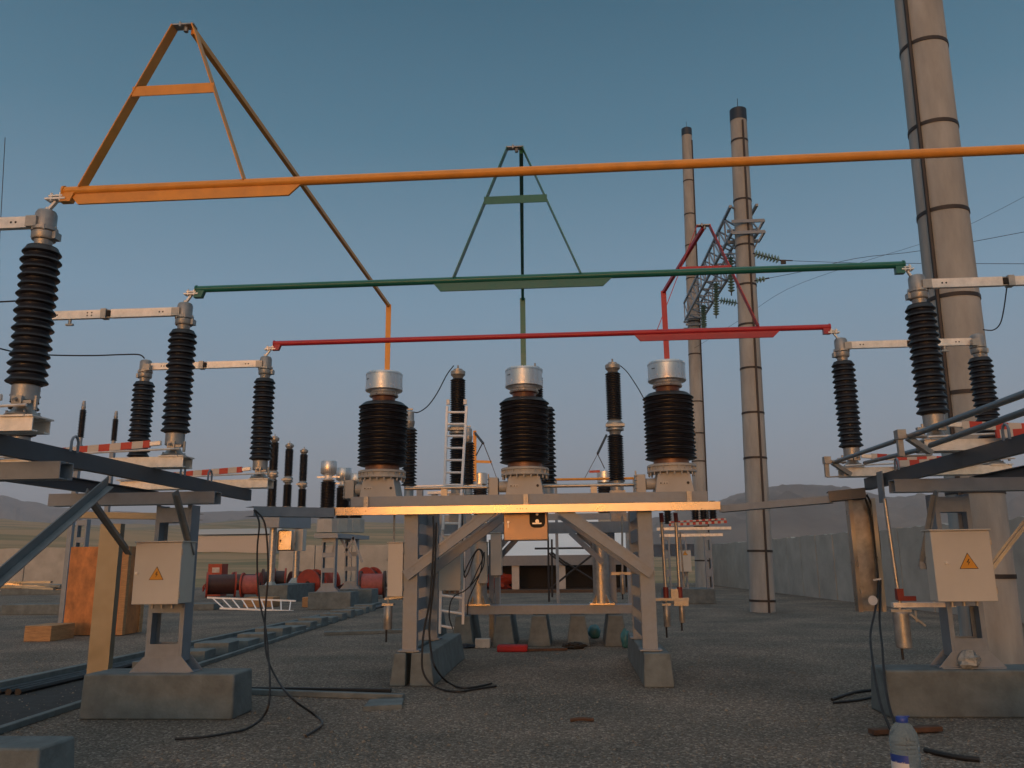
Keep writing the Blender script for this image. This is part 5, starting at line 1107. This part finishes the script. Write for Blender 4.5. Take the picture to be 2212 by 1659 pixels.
t = thing('gate', 'dark brown sheet gate closing the far right corner of the wall', 'gate', P(1570, 1266, y=56.5))
m = MB(); a = P(1512, 1264, y=56.5); b = P(1596, 1264, y=56.5); m.box((a.x, 56.5, 0.05), (b.x, 56.6, P(1560, 1176, y=56.5).z)); part(t, 'sheet', m, M['gate'])
m = MB()
for k in range(5): x = a.x + (b.x-a.x)*k/4; m.box((x-0.04, 56.42, 0), (x+0.04, 56.498, P(1560, 1174, y=56.5).z))
part(t, 'post', m, M['gate'])
rnd = random.Random(8); q = P(1580, 1262, z=0)
t = thing('rubble_pile', 'small stack of white broken slabs in front of the brown gate', 'rubble', (q.x, q.y, 0))
for k in range(9):
    m = MB(); z = 0.12+0.17*k; w = 0.62-0.05*k+rnd.uniform(-0.1, 0.1); x = rnd.uniform(-0.2, 0.2)
    m.bar((x-w, rnd.uniform(-0.2, 0.2), z+rnd.uniform(-0.06, 0.06)), (x+w*0.8, rnd.uniform(-0.2, 0.2), z+rnd.uniform(-0.06, 0.06)), 0.5, 0.12); part(t, 'slab', m, M['white'], local=True)
# building with pale roof
YB = 46.0
t = thing('building', 'low building with a wide pale roof and dark open bays seen through the frames', 'building', P(1180, 1272, y=YB))
xl, xr = P(955, 1200, y=YB).x, P(1392, 1200, y=YB).x; ze = P(1200, 1221, y=YB).z; zf = P(1200, 1204, y=YB).z; zr = P(1200, 1096, y=YB+9).z
m = MB(); m.add([(xl, YB, zf), (xr, YB, zf), (xr, YB+9, zr), (xl, YB+9, zr), (xl, YB, zf+0.12), (xr, YB, zf+0.12), (xr, YB+9, zr+0.12), (xl, YB+9, zr+0.12)], [(3,2,1,0),(4,5,6,7),(0,1,5,4),(1,2,6,5),(2,3,7,6),(3,0,4,7)]); m.hull8([(xl, YB+9, zf), (xr, YB+9, zf), (xr, YB+18, zf), (xl, YB+18, zf)], [(xl, YB+9.0, zr+0.12), (xr, YB+9.0, zr+0.12), (xr, YB+18, zf+0.12), (xl, YB+18, zf+0.12)]); part(t, 'roof', m, M['roof'])
m = MB(); m.box((xl, YB-0.06, ze), (xr, YB-0.002, zf+0.12)); part(t, 'fascia', m, M['fascia'])
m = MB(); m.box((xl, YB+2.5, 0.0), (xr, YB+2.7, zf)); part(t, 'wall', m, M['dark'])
for u in (985, 1040, 1113, 1213, 1310, 1385):
    m = MB(); x = P(u, 1220, y=YB).x; w = 0.2; m.box((x-w, YB+0.1, 0), (x+w, YB+0.5, ze+0.01)); part(t, 'column', m, M['farwhite'])
m = MB(); m.box((xl, YB-1.2, 0.0), (xr, YB+2.4, 0.16)); part(t, 'plinth', m, M['gate'])
lump('tangle of red brown cable under the pale roofed building', 'cable_heap', 'drumred', P(1075, 1270, y=YB+1), 1.0, 0.6, 0.4, 33, 'cable heap', 0.4).location.z = 0.17
# scaffold
m = MB(); SY = 30
for (ua, va, ub, vb) in ((1184,1160,1186,1300),(1192,1165,1193,1290),(1155,1185,1232,1184),(1232,1184,1300,1184),(1186,1195,1222,1222),(1190,1192,1226,1219),(1190,1270,1290,1190),(1222,1215,1296,1262)):
    m.tube(P(ua, va, y=SY), P(ub, vb, y=SY), 0.035, n=8)
single('scaffold', m, M['band'], 'thin scaffold bars in front of the pale roofed building', 'scaffold')
# far pale sheds outside
YS = 240; zt = P(500, 1141, y=YS).z; m = MB(); a = P(418, 1150, y=YS); b = P(594, 1150, y=YS); m.box((a.x, YS, 0), (b.x, YS+10, P(500, 1158, y=YS).z)); m.cur = 1
m.hull8([(a.x-0.5, YS-0.6, P(500, 1154, y=YS).z), (b.x+0.5, YS-0.6, P(500, 1154, y=YS).z), (b.x+0.5, YS+10, P(500, 1154, y=YS).z), (a.x-0.5, YS+10, P(500, 1154, y=YS).z)], [(a.x-0.5, YS+4.5, zt), (b.x+0.5, YS+4.5, zt), (b.x+0.5, YS+5.5, zt), (a.x-0.5, YS+5.5, zt)])
single('far_shed', m, [M['farwhite'], M['farwhite']], 'long pale shed far away beyond the left field', 'shed')

# ------------------------------------------------------------ concrete poles with bands and gantry
def pole(label, u0, v0, u1, y, r0, r1, vb, cap=True, bands=7, cableside=0.0, top_z=None):
    base = P(u1, vb, y=y); base.z = 0; top = P(u0, v0, y=y)
    if top_z: top = base + (top-base)*(top_z/top.z)
    t = thing('concrete_pole', label, 'pole', base, 'tall round concrete poles')
    m = MB(); m.tube(base, top, r0, r1, n=32); part(t, 'shaft', m, M['pole'])
    ax = (top-base).normalized()
    if cap:
        m = MB(); m.tube(top-ax*0.42, top+ax*0.02, r1+0.015, r1+0.012, n=28); m.tube(top, top+ax*0.5, 0.012, n=6); part(t, 'cap', m, M['navy'])
    for s in bands:
        p = base+(top-base)*s; rr_ = r0+(r1-r0)*s; m = MB(); m.tube(p, p+ax*0.07, rr_+0.012, n=28); part(t, 'band', m, M['band'])
    m = MB(); a = cableside; off = Vector((math.sin(a), -math.cos(a), 0))
    m.path([base+(top-base)*s + off*(r0+(r1-r0)*s+0.03) for s in [0.0, 0.2, 0.4, 0.6, 0.8, 0.97]], 0.035, 6); part(t, 'cable', m, M['band'])
    return t, base, top
y2 = 27.3; y1 = 43.0
bd2 = [max(0.005, P(1620, v, y=y2).z/17.5) for v in (1300, 1193, 1100, 993, 896, 800, 706, 620, 535, 437, 308)]
bd1 = [max(0.005, P(1500, v, y=y1).z/25.5) for v in (1213, 1140, 1075, 1000, 940, 872, 770, 700, 607, 536, 469, 397)]
p2 = pole('tall concrete pole with dark cap, right one of the capped pair', 1594, 240, 1648, y2, 0.40, 0.285, 1322, True, bd2, 0.25)
p1 = pole('tall concrete pole with dark cap, left one of the capped pair', 1483, 280, 1520, y1, 0.39, 0.28, 1280, True, bd1, 0.95)
y3 = 14.0
bz3 = [P(2050, v, y=y3).z for v in (1250, 1070, 860, 654, 470, 285, 110, -80)]
b3 = P(2150, 1430, y=y3); d3 = P(1983, 0, y=y3)
p3 = pole('huge near concrete pole leaving the top right of the picture', 1983, 0, 2148, y3, 0.44, 0.385, 1430, False, [z/15.0 for z in bz3], -0.95, top_z=15.0)
# gantry truss between the capped poles
t = thing('gantry_truss', 'steel lattice gantry between the two capped poles with platforms', 'gantry', P(1545, 600, y=35))
ga, gb_ = P(1594, 500, y=y2), P(1500, 688, y=y1)
za = (ga.z+gb_.z)/2
A = p2[1] + (p2[2]-p2[1])*(P(1608, 505, y=y2).z/p2[2].z); B = p1[1] + (p1[2]-p1[1])*(P(1502, 690, y=y1).z/p1[2].z)
d = (B-A); n3 = d.normalized().cross(Vector((0,0,1))).normalized()*0.45
A0 = A - d*0.02; segs = 11
for sx in (-1, 1):
    for dz in (0.0, 0.95):
        m = MB(); m.bar(A0+n3*sx+Vector((0,0,dz)), B+n3*sx+Vector((0,0,dz)), 0.09, 0.09); part(t, 'chord', m, M['steel'])
m = MB()
for k in range(segs):
    a = A0+(B-A0)*(k/segs); b = A0+(B-A0)*((k+1)/segs); up = Vector((0,0,0.95))
    for sx in (-1, 1): m.bar(a+n3*sx, b+n3*sx+up, 0.05, 0.05); m.bar(b+n3*sx, b+n3*sx+up, 0.05, 0.05)
    m.bar(a-n3, b+n3, 0.05, 0.05); m.bar(a-n3+up, b+n3+up, 0.05, 0.05); m.bar(b-n3, b+n3, 0.05, 0.05)
part(t, 'lattice', m, M['steel'])
for (pp, zz, w) in ((p2, P(1612, 512, y=y2).z, 0.62), (p2, P(1612, 488, y=y2).z, 0.62), (p1, P(1502, 705, y=y1).z, 0.6), (p1, P(1502, 690, y=y1).z, 0.6)):
    c = pp[1]+(pp[2]-pp[1])*(zz/pp[2].z); m = MB()
    for s in (-1, 1): m.bar((c.x-w*0.8, c.y+s*0.42, zz), (c.x+w, c.y+s*0.42, zz), 0.06, 0.11); m.bar((c.x+w*0.9, c.y+s*0.42, zz), (c.x+w*0.6, c.y+s*0.42, zz-0.35), 0.05, 0.05)
    m.bar((c.x+w, c.y-0.42, zz), (c.x+w, c.y+0.42, zz), 0.05, 0.05); part(t, 'platform', m, M['steel'])
def glass_string(a, b, n, label, r_=0.14, group='green glass insulator strings'):
    t = thing('insulator_string', label, 'insulator string', a, group); m = MB(); a = Vector(a); b = Vector(b); d = (b-a)/n; ax = d.normalized()
    for k in range(n):
        p = a+d*(k+0.3); m.tube(p, p+ax*0.05, r_, r_*0.45, n=16); m.tube(p-ax*0.012, p, r_*0.9, r_, n=16)
    part(t, 'glass_discs', m, M['glassins'])
    m = MB(); m.tube(a-ax*0.05, b+ax*0.12, 0.025, n=6); part(t, 'link_rod', m, M['band'])
    return t
glass_string(P(1578, 556, y=30), P(1580, 632, y=30), 12, 'glass insulator string hanging left of the right capped pole', 0.13)
glass_string(P(1547, 612, y=35), P(1547, 682, y=35), 13, 'glass insulator string hanging at the middle of the gantry')
glass_string(P(1519, 660, y=39.5), P(1521, 722, y=39.5), 13, 'glass insulator string hanging beside the left capped pole', 0.16)
glass_string(P(1630, 548, y=26), P(1684, 562, y=26), 8, 'upper glass insulator string stretched right from the right capped pole', 0.14)
glass_string(P(1556, 649, y=33), P(1592, 655, y=33), 6, 'short glass insulator string stretched behind the right capped pole', 0.16)
glass_string(P(1633, 606, y=26), P(1654, 602, y=26), 3, 'very short glass insulator string right of the right capped pole', 0.10)
def wire(pts, label, r_=0.008): m = MB(); m.path(smooth_pts(pts, 4), r_, 5); single('overhead_wire', m, M['band'], label, 'wire', 'thin overhead wires')
m = MB(); q = P(1692, 566, y=26); m.cbox(q, (0.16, 0.05, 0.14)); m.bar(P(1684,562,y=26), P(1712,563,y=26), 0.03, 0.03); single('wire_clamp', m, M['band'], 'dark wire clamp at the end of the upper glass string', 'clamp')
wire([P(1700,563,y=26), P(1850,568,y=24.5), P(2000,569,y=23), P(2260,570,y=21)], 'overhead wire running level right from the upper glass string')
wire([P(1654,602,y=26), P(1740,585,y=26), P(1850,558,y=25), P(2000,540,y=24), P(2260,492,y=22)], 'overhead wire rising right from the very short glass string')
wire([P(1500,752,y=40), P(1600,690,y=38), P(1700,625,y=36), P(1850,570,y=34), P(2050,505,y=32), P(2260,400,y=30)], 'long faint overhead wire rising behind the near pole', 0.007)
# far mast at the left edge
m = MB(); a = P(-3, 560, y=60); b = P(11, 297, y=60); m.bar(a, b, 0.04, 0.04); m.bar(P(-14, 1120, y=60), a, 0.14, 0.14); single('lattice_mast', m, M['band'], 'thin dark mast at the far left edge of the sky', 'mast')

# ------------------------------------------------------------ loose gravel stones near the camera
rnd = random.Random(21); m = MB()
for k in range(15000):
    y = 4.5 + 13*(rnd.random()**1.5); x = rnd.uniform(-0.75, 0.62)*y*1.02
    s = rnd.uniform(0.006, 0.018)*(1.7 if rnd.random() < 0.05 else 1); a = rnd.uniform(0, 6.28); h = s*rnd.uniform(0.5, 0.9)
    c_, s_ = math.cos(a), math.sin(a); vs = []
    for dx, dy in ((1, 0.2), (0.2, 1), (-0.9, 0.3), (-0.1, -0.9)):
        dx *= rnd.uniform(0.7, 1.2); dy *= rnd.uniform(0.7, 1.2); vs.append((x+s*(dx*c_-dy*s_), y+s*(dx*s_+dy*c_), 0.002))
    vs += [(x+s*0.25*rnd.uniform(-1, 1), y+s*0.25*rnd.uniform(-1, 1), h), (x+s*0.4*c_, y+s*0.4*s_, h*0.9)]
    m.add(vs, [(0,1,5),(1,2,4),(1,4,5),(2,3,4),(3,0,5),(3,5,4)])
o = struct('gravel_stones', m, M['stone'], 'stuff')

# ------------------------------------------------------------ air
m = MB(); m.box((-4500, -1500, -3), (4500, 5200, 420)); hz = struct('haze', m, [], 'stuff')
hm = bpy.data.materials.new('haze_air'); hm.use_nodes = True; hn = hm.node_tree.nodes; hn.remove(hn['Principled BSDF'])
pv = hn.new('ShaderNodeVolumePrincipled'); pv.inputs['Color'].default_value = (0.86, 0.90, 1.0, 1); pv.inputs['Density'].default_value = 0.00022; pv.inputs['Anisotropy'].default_value = 0.0
hm.node_tree.links.new(pv.outputs[0], hn['Material Output'].inputs['Volume']); hz.data.materials.append(hm)
